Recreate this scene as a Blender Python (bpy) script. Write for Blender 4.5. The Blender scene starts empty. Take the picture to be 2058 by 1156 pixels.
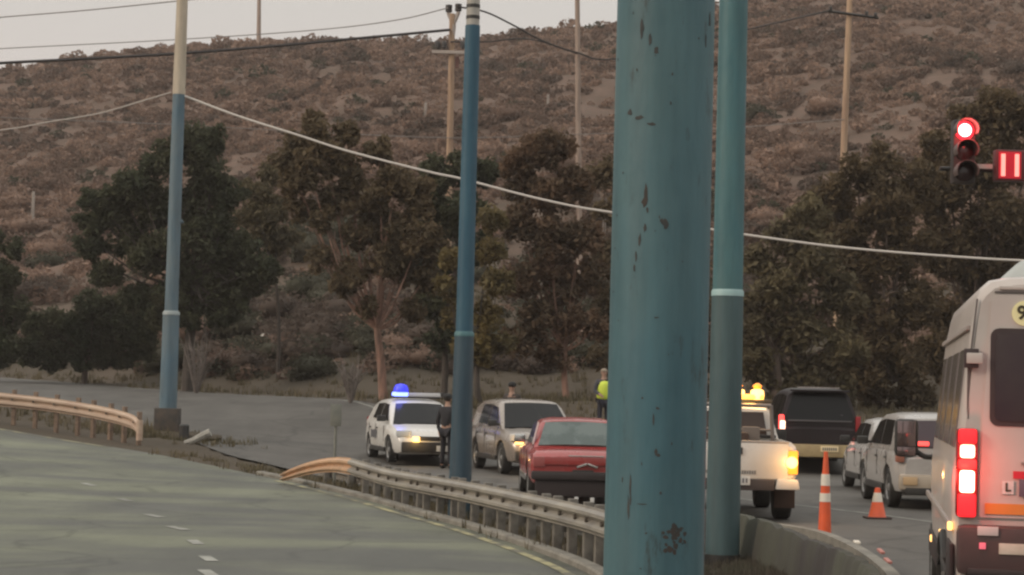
import bpy, bmesh, math, random
import numpy as np
from mathutils import Vector, Matrix, noise as mnoise
R = math.radians
SC = bpy.context.scene
COL = SC.collection

# ------------------------------------------------------------------ camera
FPX, CX, CY = 4000.0, 1029.0, 578.0
CAMH = 1.8
PITCH = math.atan(207/FPX); ROLL = R(1.5)
cam_d = bpy.data.cameras.new('camera'); cam = bpy.data.objects.new('camera', cam_d); COL.objects.link(cam)
cam_d.sensor_width = 36; cam_d.lens = 36*FPX/2058; cam_d.clip_start = .1; cam_d.clip_end = 6000
M = Matrix.Rotation(R(90)+PITCH, 3, 'X') @ Matrix.Rotation(ROLL, 3, 'Z')
cam.matrix_world = Matrix.Translation((0, 0, CAMH)) @ M.to_4x4()
SC.camera = cam
def at(px, py, D):
    d = M @ Vector(((px-CX)/FPX, (CY-py)/FPX, -1.0))
    return Vector((d.x/d.y*D, D, CAMH + d.z/d.y*D))

# ------------------------------------------------------------------ world, sun, exposure
SUN_EL, SUN_AZ = 24, 250      # azimuth clockwise from +Y: light comes from the left and a little behind
w = bpy.data.worlds.new('World'); SC.world = w; w.use_nodes = True
nt = w.node_tree; nt.nodes.clear()
out = nt.nodes.new('ShaderNodeOutputWorld'); bg = nt.nodes.new('ShaderNodeBackground')
sky = nt.nodes.new('ShaderNodeTexSky'); sky.sky_type = 'NISHITA'; sky.sun_disc = False
sky.sun_elevation = R(SUN_EL); sky.sun_rotation = R(SUN_AZ); sky.dust_density = 4; sky.air_density = 1.0
tc = nt.nodes.new('ShaderNodeTexCoord'); sp = nt.nodes.new('ShaderNodeSeparateXYZ'); nt.links.new(tc.outputs['Generated'], sp.inputs[0])
ramp = nt.nodes.new('ShaderNodeValToRGB'); nt.links.new(sp.outputs['Z'], ramp.inputs[0])
cr = ramp.color_ramp; cr.elements[0].position = 0; cr.elements[0].color = (7.0, 6.0, 5.5, 1)
cr.elements[1].position = 1; cr.elements[1].color = (14.5, 14.3, 13.6, 1)
e = cr.elements.new(.13); e.color = (6.9, 6.2, 5.75, 1)
e = cr.elements.new(.22); e.color = (6.6, 6.3, 5.8, 1)
mx = nt.nodes.new('ShaderNodeMix'); mx.data_type = 'RGBA'; mx.inputs[0].default_value = .88
nt.links.new(sky.outputs[0], mx.inputs[6]); nt.links.new(ramp.outputs[0], mx.inputs[7])
nt.links.new(mx.outputs[2], bg.inputs[0]); bg.inputs[1].default_value = .10
nt.links.new(bg.outputs[0], out.inputs[0])
sd = bpy.data.lights.new('sun', 'SUN'); sd.energy = 1.25; sd.angle = R(14); sd.color = (1, .82, .66)
sun = bpy.data.objects.new('sun', sd); COL.objects.link(sun)
sdir = Vector((math.sin(R(SUN_AZ))*math.cos(R(SUN_EL)), math.cos(R(SUN_AZ))*math.cos(R(SUN_EL)), math.sin(R(SUN_EL))))
sun.rotation_euler = sdir.to_track_quat('Z', 'Y').to_euler()
SC.view_settings.view_transform = 'Standard'; SC.view_settings.look = 'None'
SC.view_settings.exposure = 0.10; SC.view_settings.gamma = 1
SC.cycles.filter_width = 2.4
SC.cycles.use_denoising = True

# ------------------------------------------------------------------ materials
def S(r, g=None, b=None):
    if g is None: g = b = r
    f = lambda c: (c/255/12.92) if c/255 <= .04045 else ((c/255+.055)/1.055)**2.4
    return (f(r), f(g), f(b))
MATS = {}
def mat(name, col, rough=.6, metal=0, col2=None, scale=4.0, detail=5, contrast=(.35, .65), stretch=(1, 1, 1),
        bump=0, bscale=None, spec=.5, coat=0, emit=None, estr=0, island=0, rvar=0):
    if name in MATS: return MATS[name]
    m = bpy.data.materials.new(name); m.use_nodes = True; t = m.node_tree; n = t.nodes
    b = n['Principled BSDF']; b.inputs['Roughness'].default_value = rough; b.inputs['Metallic'].default_value = metal
    b.inputs['Specular IOR Level'].default_value = spec; b.inputs['Coat Weight'].default_value = coat
    b.inputs['Base Color'].default_value = (*col, 1)
    if emit: b.inputs['Emission Color'].default_value = (*emit, 1); b.inputs['Emission Strength'].default_value = estr
    if col2 or bump or island:
        tcn = n.new('ShaderNodeTexCoord'); mp = n.new('ShaderNodeMapping'); mp.inputs['Scale'].default_value = stretch
        t.links.new(tcn.outputs['Object'], mp.inputs[0])
    if col2:
        nz = n.new('ShaderNodeTexNoise'); nz.inputs['Scale'].default_value = scale; nz.inputs['Detail'].default_value = detail
        nz.inputs['Roughness'].default_value = .62
        t.links.new(mp.outputs[0], nz.inputs['Vector'])
        mr = n.new('ShaderNodeMapRange'); mr.inputs[1].default_value = contrast[0]; mr.inputs[2].default_value = contrast[1]
        t.links.new(nz.outputs[0], mr.inputs[0])
        mixn = n.new('ShaderNodeMix'); mixn.data_type = 'RGBA'
        mixn.inputs[6].default_value = (*col, 1); mixn.inputs[7].default_value = (*col2, 1)
        t.links.new(mr.outputs[0], mixn.inputs[0]); last = mixn.outputs[2]
        if rvar:
            mr2 = n.new('ShaderNodeMapRange'); mr2.inputs[3].default_value = rough-rvar; mr2.inputs[4].default_value = rough+rvar
            t.links.new(mr.outputs[0], mr2.inputs[0]); t.links.new(mr2.outputs[0], b.inputs['Roughness'])
        if island:
            g = n.new('ShaderNodeNewGeometry'); hs = n.new('ShaderNodeHueSaturation')
            mi = n.new('ShaderNodeMapRange'); mi.inputs[3].default_value = 1-island; mi.inputs[4].default_value = 1+island
            t.links.new(g.outputs['Random Per Island'], mi.inputs[0]); t.links.new(mi.outputs[0], hs.inputs['Value'])
            t.links.new(last, hs.inputs['Color']); last = hs.outputs[0]
        t.links.new(last, b.inputs['Base Color'])
    if bump:
        nb = n.new('ShaderNodeTexNoise'); nb.inputs['Scale'].default_value = bscale or scale*4; nb.inputs['Detail'].default_value = 6
        t.links.new(mp.outputs[0], nb.inputs['Vector'])
        bn = n.new('ShaderNodeBump'); bn.inputs['Strength'].default_value = bump; bn.inputs['Distance'].default_value = .05
        t.links.new(nb.outputs[0], bn.inputs['Height']); t.links.new(bn.outputs[0], b.inputs['Normal'])
    MATS[name] = m; return m
def leafmat(name, col, col2, island=.32, scale=.6):
    if name in MATS: return MATS[name]
    m = mat(name, col, .8, 0, col2, scale, 3, (.35, .65), spec=.15, island=island)
    t = m.node_tree; n = t.nodes; b = n['Principled BSDF']; o_ = n['Material Output']
    tr_ = n.new('ShaderNodeBsdfTranslucent'); t.links.new(b.inputs['Base Color'].links[0].from_socket, tr_.inputs[0])
    ms = n.new('ShaderNodeMixShader'); ms.inputs[0].default_value = .38; t.links.new(b.outputs[0], ms.inputs[1]); t.links.new(tr_.outputs[0], ms.inputs[2]); t.links.new(ms.outputs[0], o_.inputs[0])
    return m
GLASS = mat('dark_glass', (.010, .011, .012), .16, spec=.16)
RUBBER = mat('rubber', (.012, .012, .012), .8, col2=(.03, .028, .025), scale=6)
DARKP = mat('dark_plastic', (.02, .02, .02), .55, col2=(.035, .033, .03), scale=5)
CHROME = mat('chrome', (.6, .6, .58), .25, 1)
RIM = mat('wheel_rim', (.35, .35, .35), .4, .6, col2=(.2, .2, .19), scale=9)
STEEL = mat('galvanised', (.42, .41, .38), .55, .3, col2=(.26, .24, .21), scale=2.2, stretch=(1, 1, 3), bump=.15)
PLATE = mat('plate_white', (.6, .6, .57), .5, col2=(.5, .5, .48), scale=20)
HEADL = mat('headlight_lens', (.45, .47, .48), .12)
def emat(name, col, st): return mat(name, tuple(min(1, c*.6) for c in col), .4, emit=col, estr=st)

# ------------------------------------------------------------------ mesh helpers
def link(o, parent=None):
    COL.objects.link(o)
    if parent: o.parent = parent
    return o
def obj(name, bm, m, parent=None, smooth=40):
    me = bpy.data.meshes.new(name)
    if isinstance(bm, bmesh.types.BMesh):
        bmesh.ops.recalc_face_normals(bm, faces=bm.faces[:]); bm.to_mesh(me); bm.free()
    else: me = bm; me.name = name
    for mm in (m if isinstance(m, (list, tuple)) else [m]): me.materials.append(mm)
    if smooth:
        me.shade_smooth(); me.set_sharp_from_angle(angle=R(smooth))
    return link(bpy.data.objects.new(name, me), parent)
def tag(o, label=None, cat=None, group=None, kind=None):
    if label: o['label'] = label
    if cat: o['category'] = cat
    if group: o['group'] = group
    if kind: o['kind'] = kind
    return o
def thing(name, label, cat, loc=(0, 0, 0), rz=0, group=None):
    o = bpy.data.objects.new(name, None); COL.objects.link(o); o.empty_display_size = .3
    o.location = loc; o.rotation_euler = (0, 0, rz); return tag(o, label, cat, group)
def B(): return bmesh.new()
def box(bm, c, s, rot=None, bev=0, top=None):
    """box centre c, size s; top=(sx,sy) scales the upper face"""
    vs = []
    for z in (-.5, .5):
        for x, y in ((-.5, -.5), (.5, -.5), (.5, .5), (-.5, .5)):
            kx, ky = top if (top and z > 0) else (1, 1)
            p = Vector((x*s[0]*kx, y*s[1]*ky, z*s[2]))
            if rot: p = rot @ p
            vs.append(bm.verts.new(p+Vector(c)))
    fs = [bm.faces.new([vs[i] for i in q]) for q in ((3, 2, 1, 0), (4, 5, 6, 7), (0, 1, 5, 4), (1, 2, 6, 5), (2, 3, 7, 6), (3, 0, 4, 7))]
    if bev:
        es = list({e for f in fs for e in f.edges})
        bmesh.ops.bevel(bm, geom=es, offset=bev, segments=2, affect='EDGES', profile=.6)
    return bm
def loft(bm, rings, caps=True, closed=True):
    vr = [[bm.verts.new(p) for p in r] for r in rings]; n = len(rings[0])
    for a, b in zip(vr, vr[1:]):
        for i in range(n if closed else n-1):
            j = (i+1) % n
            try: bm.faces.new((a[i], a[j], b[j], b[i]))
            except ValueError: pass
    if caps and closed:
        for r in (vr[0], vr[-1]):
            try: bm.faces.new(r)
            except ValueError: pass
    return bm
def circ(c, r, ax, n=16, ph=0):
    ax = Vector(ax).normalized(); q = ax.to_track_quat('Z', 'Y')
    return [Vector(c) + q @ Vector((r*math.cos(2*math.pi*i/n+ph), r*math.sin(2*math.pi*i/n+ph), 0)) for i in range(n)]
def cyl(bm, a, b, r0, r1=None, n=16):
    a = Vector(a); b = Vector(b); return loft(bm, [circ(a, r0, b-a, n), circ(b, r0 if r1 is None else r1, b-a, n)])
def lathe(bm, c, prof, ax=(0, 0, 1), n=24):
    ax = Vector(ax).normalized()
    return loft(bm, [circ(Vector(c)+ax*h, max(r, .0005), ax, n) for r, h in prof])
def tube(bm, pts, rad, n=8):
    rings = []
    for i, p in enumerate(pts):
        d = (Vector(pts[min(i+1, len(pts)-1)])-Vector(pts[max(i-1, 0)])).normalized()
        up = Vector((0, 0, 1)) if abs(d.z) < .9 else Vector((1, 0, 0))
        s = d.cross(up).normalized(); u = s.cross(d)
        r = rad[i] if isinstance(rad, (list, tuple)) else rad
        rings.append([Vector(p)+(s*math.cos(2*math.pi*k/n)+u*math.sin(2*math.pi*k/n))*r for k in range(n)])
    return loft(bm, rings)
def poly(bm, pts, thick, nrm=None):
    """flat polygon given thickness along its inward normal"""
    pts = [Vector(p) for p in pts]
    if nrm is None: nrm = (pts[1]-pts[0]).cross(pts[2]-pts[0]).normalized()
    nrm = Vector(nrm).normalized()
    return loft(bm, [pts, [p-nrm*thick for p in pts]])
def ball(bm, c, r, sc=(1, 1, 1), u=12, v=8):
    return bmesh.ops.create_uvsphere(bm, u_segments=u, v_segments=v, radius=1, matrix=Matrix.Translation(c) @ Matrix.Diagonal((r*sc[0], r*sc[1], r*sc[2], 1)))
def npmesh(name, V, F):
    me = bpy.data.meshes.new(name); k = F.shape[1]
    me.vertices.add(len(V)); me.vertices.foreach_set('co', V.astype(np.float32).ravel())
    me.loops.add(F.size); me.loops.foreach_set('vertex_index', F.astype(np.int32).ravel())
    me.polygons.add(len(F)); me.polygons.foreach_set('loop_start', np.arange(0, F.size, k, dtype=np.int32))
    me.polygons.foreach_set('loop_total', np.full(len(F), k, dtype=np.int32))
    me.update(calc_edges=True); return me
def spline(pts, n=8):
    P = [Vector(p) for p in pts]; P = [P[0]*2-P[1]]+P+[P[-1]*2-P[-2]]; o = []
    for i in range(1, len(P)-2):
        for k in range(n):
            t = k/n; a, b, c, d = P[i-1:i+3]
            o.append(.5*((2*b)+(c-a)*t+(2*a-5*b+4*c-d)*t*t+(3*b-a-3*c+d)*t**3))
    o.append(P[-2]); return o

# ------------------------------------------------------------------ ground height
CP = [(-8,15,0),(0,10,0),(5,10,0),(-6,20,0),(-3,25,0),(0,25,0),(5,20,0),(8,25,0),(4,35,0),(8,35,0),(10,45,.05),(-3,33,0),
      (-4.2,38,.04),(1,36,0),(-1,42,0),(-3.5,47,.0),(1,44,.0),(-8.9,48,.36),(-12.4,48,.75),(-9,51,.52),(-7.8,43,.28),(-12,40,.4),
      (-12,30,.12),(-20,48,1.15),(-20,30,.4),(1.9,52,.65),(0,52,.42),(1.5,60,1.4),(-3.5,54,.35),(-5.8,70,1.38),(-12.4,75,1.42),(-23,90,1.85),
      (7.5,49,.05),(9,65,1.3),(17,65,1.3),(16,40,0),(16,20,0),(-20,15,0),(-25,70,1.6)]
CP = np.array(CP, float)
def _phi(r2): return np.where(r2 > 0, r2*np.log(np.maximum(r2, 1e-9)), 0)
_n = len(CP); _d = ((CP[:, None, :2]-CP[None, :, :2])**2).sum(-1)
_A = np.zeros((_n+3, _n+3)); _A[:_n, :_n] = _phi(_d)+np.eye(_n)*6; _A[:_n, _n] = 1; _A[:_n, _n+1:] = CP[:, :2]
_A[_n, :_n] = 1; _A[_n+1:, :_n] = CP[:, :2].T
_W = np.linalg.solve(_A, np.r_[CP[:, 2], 0, 0, 0])
def tps(x, y):
    x = np.asarray(x, float); y = np.asarray(y, float)
    r2 = (x[..., None]-CP[:, 0])**2+(y[..., None]-CP[:, 1])**2
    return _phi(r2) @ _W[:_n]+_W[_n]+_W[_n+1]*x+_W[_n+2]*y
SKYP = np.array([(-300,150),(0,128),(110,108),(330,82),(500,72),(640,66),(900,60),(1060,46),(1240,30),(1450,-12),(1600,-45),(2058,-105),(2500,-150)], float)
RY = 240.0
_rx = (SKYP[:, 0]-CX)*RY/FPX; _rz = CAMH+(785+(SKYP[:, 0]-CX)*.0262-SKYP[:, 1])*RY/FPX-1.0
def baseline(x): return 74+np.maximum(0, -x-6)*1.0
def ghill(x, y):
    x = np.asarray(x, float); y = np.asarray(y, float)
    b = baseline(x); xc = np.clip(x, -25, 17); yc = np.clip(np.minimum(y, b), 6, 95)
    z = tps(xc, yc)
    t = (y-b)/(RY-b); rz = np.interp(x, _rx, _rz)
    f = np.clip(t, 0, 1); f = f*.92+.08*f*f*(3-2*f)
    z = z+(rz-1.6)*f*(t > 0)
    und = (np.sin(x*.13+y*.05+1)+np.sin(x*.061-y*.11+2.2)+.6*np.sin(x*.27+y*.21))*.55
    z = z+und*np.clip(t*5, 0, 1)*np.clip((1.0-t)*5, 0, 1)
    z = z-np.maximum(0, y-RY-15)*.12
    return z
def MOUND(x, y):   # grassy rise on the traffic island in front of the pickup
    return .10*np.exp(-(((np.asarray(x)-2.75)/.75)**2+((np.asarray(y)-22.6)/2.6)**2)**2)
def gz(x, y): return float(ghill(np.array([x]), np.array([y]))[0]+MOUND(x, y))

# road edges, world XY.  A = near left carriageway (right edge), Bn/Bf = far carriageway near/far edge
A_R = spline([(-1.5,-6,0),(-.8,4,0),(.4,12,0),(.85,17,0),(.82,20,0),(-.18,24.7,0),(-1.35,28.8,0),(-2.6,33,0),(-4.4,37.5,0),(-7.2,42.2,0),(-10,45,0),(-13.5,46.8,0),(-22,48,0),(-40,48,0)], 6)
A_L = spline([(-12,-6,0),(-12,4,0),(-12.5,10,0),(-13,13,0),(-14,16,0),(-15.5,18,0),(-17.5,20,0),(-20,22,0),(-23,24,0),(-26,26,0),(-30,28,0),(-33,30,0),(-36,32,0),(-44,34,0)], 6)
B_N = spline([(.8,-6,0),(1.3,6,0),(2.6,14,0),(3.6,18,0),(3.95,20.5,0),(4.1,23.8,0),(3.9,26,0),(2.9,27.6,0),(1.0,29,0),(-.6,31.2,0),(-2.2,34.8,0),(-3.7,39,0),(-5.9,44.5,0),(-8,50,0),(-11,54,0),(-17,56.5,0),(-30,60,0),(-45,62,0)], 6)
B_F = spline([(20,-6,0),(20,6,0),(20,14,0),(20,20,0),(20,26,0),(20,34,0),(18,42,0),(15.5,48,0),(13,53,0),(10.5,56.3,0),(7.5,57,0),(4,53.5,0),(1.2,50.5,0),(-2.2,55.5,0),(-6,68.5,0),(-12.4,76,0),(-23,88,0),(-42,104,0)], 6)
def strip(name, L, Rr, m, dz, nx=22, x0=0, x1=1):
    bm = B(); rows = []
    n = min(len(L), len(Rr))
    for a, b in zip(L[:n], Rr[:n]):
        row = []
        for k in range(nx+1):
            t = x0+(x1-x0)*k/nx; p = a.lerp(b, t); row.append(bm.verts.new((p.x, p.y, float(ghill(np.array([p.x]), np.array([p.y]))[0])+dz)))
        rows.append(row)
    for r, s in zip(rows, rows[1:]):
        for k in range(nx): bm.faces.new((r[k], r[k+1], s[k+1], s[k]))
    return obj(name, bm, m, smooth=180)

# terrain: one sheet to the horizon
xs = np.unique(np.r_[-2500, -1200, -600, -350, np.arange(-220, -60, 8), np.arange(-60, -26, 2.5), np.arange(-26, 26, .6), np.arange(26, 70, 2.5), np.arange(70, 221, 8), 350, 600, 1200, 2500])
ys = np.unique(np.r_[-300, -60, np.arange(-20, 16, 3), np.arange(16, 32, .5), np.arange(32, 100, 1.0), np.arange(100, 262, 1.6), np.arange(262, 320, 8), 400, 600, 1000, 1800, 3500])
X, Y = np.meshgrid(xs, ys); Z = ghill(X, Y)+MOUND(X, Y)
def inroad(x, y):
    """pull the bare ground a hand's breadth down under the asphalt"""
    def xat(L, y):
        ly = np.array([p.y for p in L]); lx = np.array([p.x for p in L]); return np.interp(y, ly, lx)
    return None
from mathutils.geometry import intersect_point_line
def pip(px, py, poly_):
    c = np.zeros(px.shape, bool); j = len(poly_)-1
    for i in range(len(poly_)):
        xi, yi = poly_[i]; xj, yj = poly_[j]
        cond = ((yi > py) != (yj > py)) & (px < (xj-xi)*(py-yi)/((yj-yi) or 1e-9)+xi); c ^= cond; j = i
    return c
nA = min(len(A_L), len(A_R)); nB = min(len(B_N), len(B_F))
PA = [(p.x, p.y) for p in A_L[:nA]]+[(p.x, p.y) for p in A_R[:nA][::-1]]
PB = [(p.x, p.y) for p in B_N[:nB]]+[(p.x, p.y) for p in B_F[:nB][::-1]]
ins = pip(X, Y, PA) | pip(X, Y, PB)
rng = np.random.default_rng(5)
rough = np.array([[mnoise.noise(Vector((x*.9, y*.9, 3)))*.09+mnoise.noise(Vector((x*.31, y*.31, 7)))*.5*(1 if y > 100 else .1) for x in xs] for y in ys])
Z = Z + np.where(ins, -.14, rough*np.where(Y > 250, .3, 1)*np.where(Y < 30, .25, 1))
H, W_ = X.shape; idx = np.arange(H*W_).reshape(H, W_)
F = np.stack([idx[:-1, :-1], idx[:-1, 1:], idx[1:, 1:], idx[1:, :-1]], -1).reshape(-1, 4)
V = np.stack([X, Y, Z], -1).reshape(-1, 3)
SOIL = mat('dry_soil', (.150, .102, .080), .95, col2=(.105, .075, .058), scale=.16, detail=9, contrast=(.38, .62), bump=.9, bscale=1.3, spec=.1)
# extra fine speckle and dry grass streaks in the soil
t = SOIL.node_tree; n = t.nodes; bs = n['Principled BSDF']; src = bs.inputs['Base Color'].links[0].from_socket
tcn = n.new('ShaderNodeTexCoord'); n2 = n.new('ShaderNodeTexNoise'); n2.inputs['Scale'].default_value = 1.4; n2.inputs['Detail'].default_value = 8
t.links.new(tcn.outputs['Object'], n2.inputs['Vector']); mr = n.new('ShaderNodeMapRange'); mr.inputs[1].default_value = .5; mr.inputs[2].default_value = .68
t.links.new(n2.outputs[0], mr.inputs[0]); mm = n.new('ShaderNodeMix'); mm.data_type = 'RGBA'; mm.inputs[7].default_value = (.105, .08, .062, 1)
t.links.new(src, mm.inputs[6]); t.links.new(mr.outputs[0], mm.inputs[0])
sx = n.new('ShaderNodeSeparateXYZ'); t.links.new(tcn.outputs['Object'], sx.inputs[0]); n4 = n.new('ShaderNodeTexNoise'); n4.inputs['Scale'].default_value = .09; n4.inputs['Detail'].default_value = 5; t.links.new(tcn.outputs['Object'], n4.inputs['Vector'])
ma = n.new('ShaderNodeMath'); ma.operation = 'MULTIPLY_ADD'; ma.inputs[1].default_value = 70; t.links.new(n4.outputs[0], ma.inputs[0]); t.links.new(sx.outputs['Y'], ma.inputs[2])
mq = n.new('ShaderNodeMapRange'); mq.inputs[1].default_value = 122; mq.inputs[2].default_value = 158; mq.inputs[3].default_value = 1; mq.inputs[4].default_value = 0; t.links.new(ma.outputs[0], mq.inputs[0])
m3 = n.new('ShaderNodeMix'); m3.data_type = 'RGBA'; m3.inputs[7].default_value = (.082, .068, .052, 1); t.links.new(mq.outputs[0], m3.inputs[0]); t.links.new(mm.outputs[2], m3.inputs[6]); t.links.new(m3.outputs[2], bs.inputs['Base Color'])
tag(obj('terrain', npmesh('terrain', V, F), SOIL, smooth=180), kind='structure')

ASPH_A = mat('asphalt_near', (.074, .076, .063), .62, col2=(.152, .160, .114), scale=.17, detail=7, contrast=(.40, .60), stretch=(1, 2.4, 1), bump=.25, bscale=30, rvar=.08, spec=.35)
ASPH_B = mat('asphalt_far', (.086, .081, .073), .75, col2=(.108, .102, .092), scale=.3, detail=6, stretch=(1, 2, 1), bump=.25, bscale=30, spec=.3)
# cracks / fine aggregate on both
for AM in (ASPH_A, ASPH_B):
    t = AM.node_tree; n = t.nodes; bs = n['Principled BSDF']; src = bs.inputs['Base Color'].links[0].from_socket
    tcn = n.new('ShaderNodeTexCoord'); n2 = n.new('ShaderNodeTexNoise'); n2.inputs['Scale'].default_value = 9; n2.inputs['Detail'].default_value = 10; n2.inputs['Roughness'].default_value = .8
    t.links.new(tcn.outputs['Object'], n2.inputs['Vector'])
    n3 = n.new('ShaderNodeTexNoise'); n3.inputs['Scale'].default_value = .75; n3.inputs['Detail'].default_value = 6
    mp3 = n.new('ShaderNodeMapping'); mp3.inputs['Scale'].default_value = (1.6, .35, 1); mp3.inputs['Rotation'].default_value = (0, 0, R(25))
    t.links.new(tcn.outputs['Object'], mp3.inputs[0]); t.links.new(mp3.outputs[0], n3.inputs['Vector'])
    ad = n.new('ShaderNodeMath'); ad.operation = 'ADD'; t.links.new(n2.outputs[0], ad.inputs[0]); t.links.new(n3.outputs[0], ad.inputs[1])
    mr = n.new('ShaderNodeMapRange'); mr.inputs[1].default_value = .7; mr.inputs[2].default_value = 1.3; mr.inputs[3].default_value = .78; mr.inputs[4].default_value = 1.2
    t.links.new(ad.outputs[0], mr.inputs[0]); hs = n.new('ShaderNodeHueSaturation'); t.links.new(mr.outputs[0], hs.inputs['Value'])
    t.links.new(src, hs.inputs['Color']); t.links.new(hs.outputs[0], bs.inputs['Base Color'])
for AM, sc_k in ((ASPH_A, .55), (ASPH_B, .5)):
    t = AM.node_tree; n = t.nodes; bs = n['Principled BSDF']; src = bs.inputs['Base Color'].links[0].from_socket
    tcn = n.new('ShaderNodeTexCoord'); nw = n.new('ShaderNodeTexNoise'); nw.inputs['Scale'].default_value = .8; nw.inputs['Detail'].default_value = 6; t.links.new(tcn.outputs['Object'], nw.inputs['Vector'])
    va = n.new('ShaderNodeVectorMath'); va.operation = 'MULTIPLY_ADD'; va.inputs[1].default_value = (1.2, 1.2, 0); t.links.new(nw.outputs['Color'], va.inputs[0]); t.links.new(tcn.outputs['Object'], va.inputs[2])
    vo = n.new('ShaderNodeTexVoronoi'); vo.feature = 'DISTANCE_TO_EDGE'; vo.inputs['Scale'].default_value = sc_k*.6; t.links.new(va.outputs[0], vo.inputs['Vector'])
    cm = n.new('ShaderNodeMapRange'); cm.inputs[1].default_value = .004; cm.inputs[2].default_value = .022; cm.inputs[3].default_value = .72; cm.inputs[4].default_value = 1; t.links.new(vo.outputs['Distance'], cm.inputs[0])
    hs = n.new('ShaderNodeHueSaturation'); t.links.new(cm.outputs[0], hs.inputs['Value']); t.links.new(src, hs.inputs['Color']); t.links.new(hs.outputs[0], bs.inputs['Base Color'])
tag(strip('road', A_L, A_R, ASPH_A, 0), kind='structure')
tag(strip('road', B_N, B_F, ASPH_B, 0), kind='structure')
# worn edge lines, lane dashes
PAINT = mat('road_paint', (.36, .36, .32), .7, col2=(.16, .16, .14), scale=2.5, detail=8, contrast=(.3, .62))
PAINTY = mat('road_paint_yellow', (.36, .33, .18), .75, col2=(.14, .135, .10), scale=1.9, detail=9, contrast=(.44, .54))
def ribbon(bm, pts, wd, dz):
    rows = []
    for i, p in enumerate(pts):
        d = (pts[min(i+1, len(pts)-1)]-pts[max(i-1, 0)]); d.z = 0; d.normalize(); s = Vector((d.y, -d.x, 0))
        rows.append([bm.verts.new((q.x, q.y, float(ghill(np.array([q.x]), np.array([q.y]))[0])+dz)) for q in (p-s*wd/2, p+s*wd/2)])
    for a, b in zip(rows, rows[1:]): bm.faces.new((a[0], a[1], b[1], b[0]))
def offs(L, o):
    r = []
    for i, p in enumerate(L):
        d = (L[min(i+1, len(L)-1)]-L[max(i-1, 0)]); d.z = 0; d.normalize(); r.append(p+Vector((d.y, -d.x, 0))*o)
    return r
bm = B(); AE = offs(A_R, -.22); ribbon(bm, AE[12:48], .11, .006); ribbon(bm, AE[57:], .12, .006)
tag(obj('edge_line', bm, PAINTY, smooth=0), kind='structure')
bm = B()
for (px, py) in ((178, 974), (250, 1005), (308, 1037), (357, 1062), (392, 1090), (418, 1123), (418, 1152)):
    D = 20.0
    for _ in range(30):
        p = at(px, py, D); D += (p.z-float(ghill(np.array([p.x]), np.array([p.y]))[0]))*9*.5
    p = at(px, py, D); d = Vector((-.3, 1, 0)).normalized() if D < 23 else Vector((-.55, 1, 0)).normalized()
    ribbon(bm, [Vector((p.x, p.y, 0))-d*.32, Vector((p.x, p.y, 0)), Vector((p.x, p.y, 0))+d*.30], .13, .006)
tag(obj('lane_marking', bm, PAINT, smooth=0), kind='structure')
bm = B(); ribbon(bm, spline([(5.2,14,0),(7.1,24,0),(7.0,27,0),(6.0,31,0),(4.2,35,0),(2.4,39,0)], 5), .1, .006)
BL = [a.lerp(b, .10) for a, b in zip(B_N, B_F)]; BF2 = offs(B_F, -.35)
ribbon(bm, BF2[74:], .12, .006)
tag(obj('edge_line', bm, PAINT, smooth=0), kind='structure')
# kerb of the island
KERB = mat('kerb_concrete', (.24, .225, .19), .85, col2=(.14, .13, .11), scale=2.5, detail=8, bump=.4)
def kerb(L, hgt=.13, wd=.15):
    rows = []
    bm = B()
    for i, p in enumerate(L):
        d = (L[min(i+1, len(L)-1)]-L[max(i-1, 0)]); d.z = 0; d.normalize(); s = Vector((d.y, -d.x, 0))
        g = float(ghill(np.array([p.x]), np.array([p.y]))[0]); q = p-s*wd
        rows.append([Vector((p.x, p.y, g-.1)), Vector((p.x, p.y, g+hgt-.02)), Vector((p.x-s.x*.02, p.y-s.y*.02, g+hgt)), Vector((q.x, q.y, g+hgt)), Vector((q.x, q.y, g-.1))])
    loft(bm, rows); return bm
tag(obj('kerb', kerb([p for p in B_N[12:62]]), KERB, smooth=30), kind='structure')
tag(obj('kerb', kerb([p for p in offs(A_R, 0)][8:50][::-1], .07), KERB, smooth=30), kind='structure')

# ------------------------------------------------------------------ vegetation
def leaves(cs, size, rng, el=2.2, droop=.0, nrmup=.3):
    """one rhombic leaf-clump face per centre"""
    n = len(cs); d = rng.normal(size=(n, 3)); d[:, 2] = d[:, 2]*(1-droop)-droop*1.6; d /= np.linalg.norm(d, axis=1)[:, None]
    r = rng.normal(size=(n, 3)); s = np.cross(d, r); s /= np.linalg.norm(s, axis=1)[:, None]+1e-9
    L = (size*rng.uniform(.6, 1.4, n))[:, None]; Wd = L/el
    nn = np.cross(d, s); bend = nn*L*.12
    V = np.stack([cs-d*L*.5, cs-s*Wd*.5+bend, cs+d*L*.5, cs+s*Wd*.5+bend], 1).reshape(-1, 3)
    F = np.arange(4*n).reshape(n, 4); return V, F
def sphere_pts(n, rng, shell=.55):
    d = rng.normal(size=(n, 3)); d /= np.linalg.norm(d, axis=1)[:, None]; return d*(shell+(1-shell)*rng.uniform(0, 1, n)**.6)[:, None]
_bm = bmesh.new(); bmesh.ops.create_icosphere(_bm, subdivisions=2, radius=1); ICO_V = np.array([v.co[:] for v in _bm.verts]); ICO_F = np.array([[v.index for v in f.verts] for f in _bm.faces]); _bm.free()
_bm = bmesh.new(); bmesh.ops.create_icosphere(_bm, subdivisions=1, radius=1); ICO1_V = np.array([v.co[:] for v in _bm.verts]); ICO1_F = np.array([[v.index for v in f.verts] for f in _bm.faces]); _bm.free()
def tri2quad(F): return np.c_[F, F[:, 2]]
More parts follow.
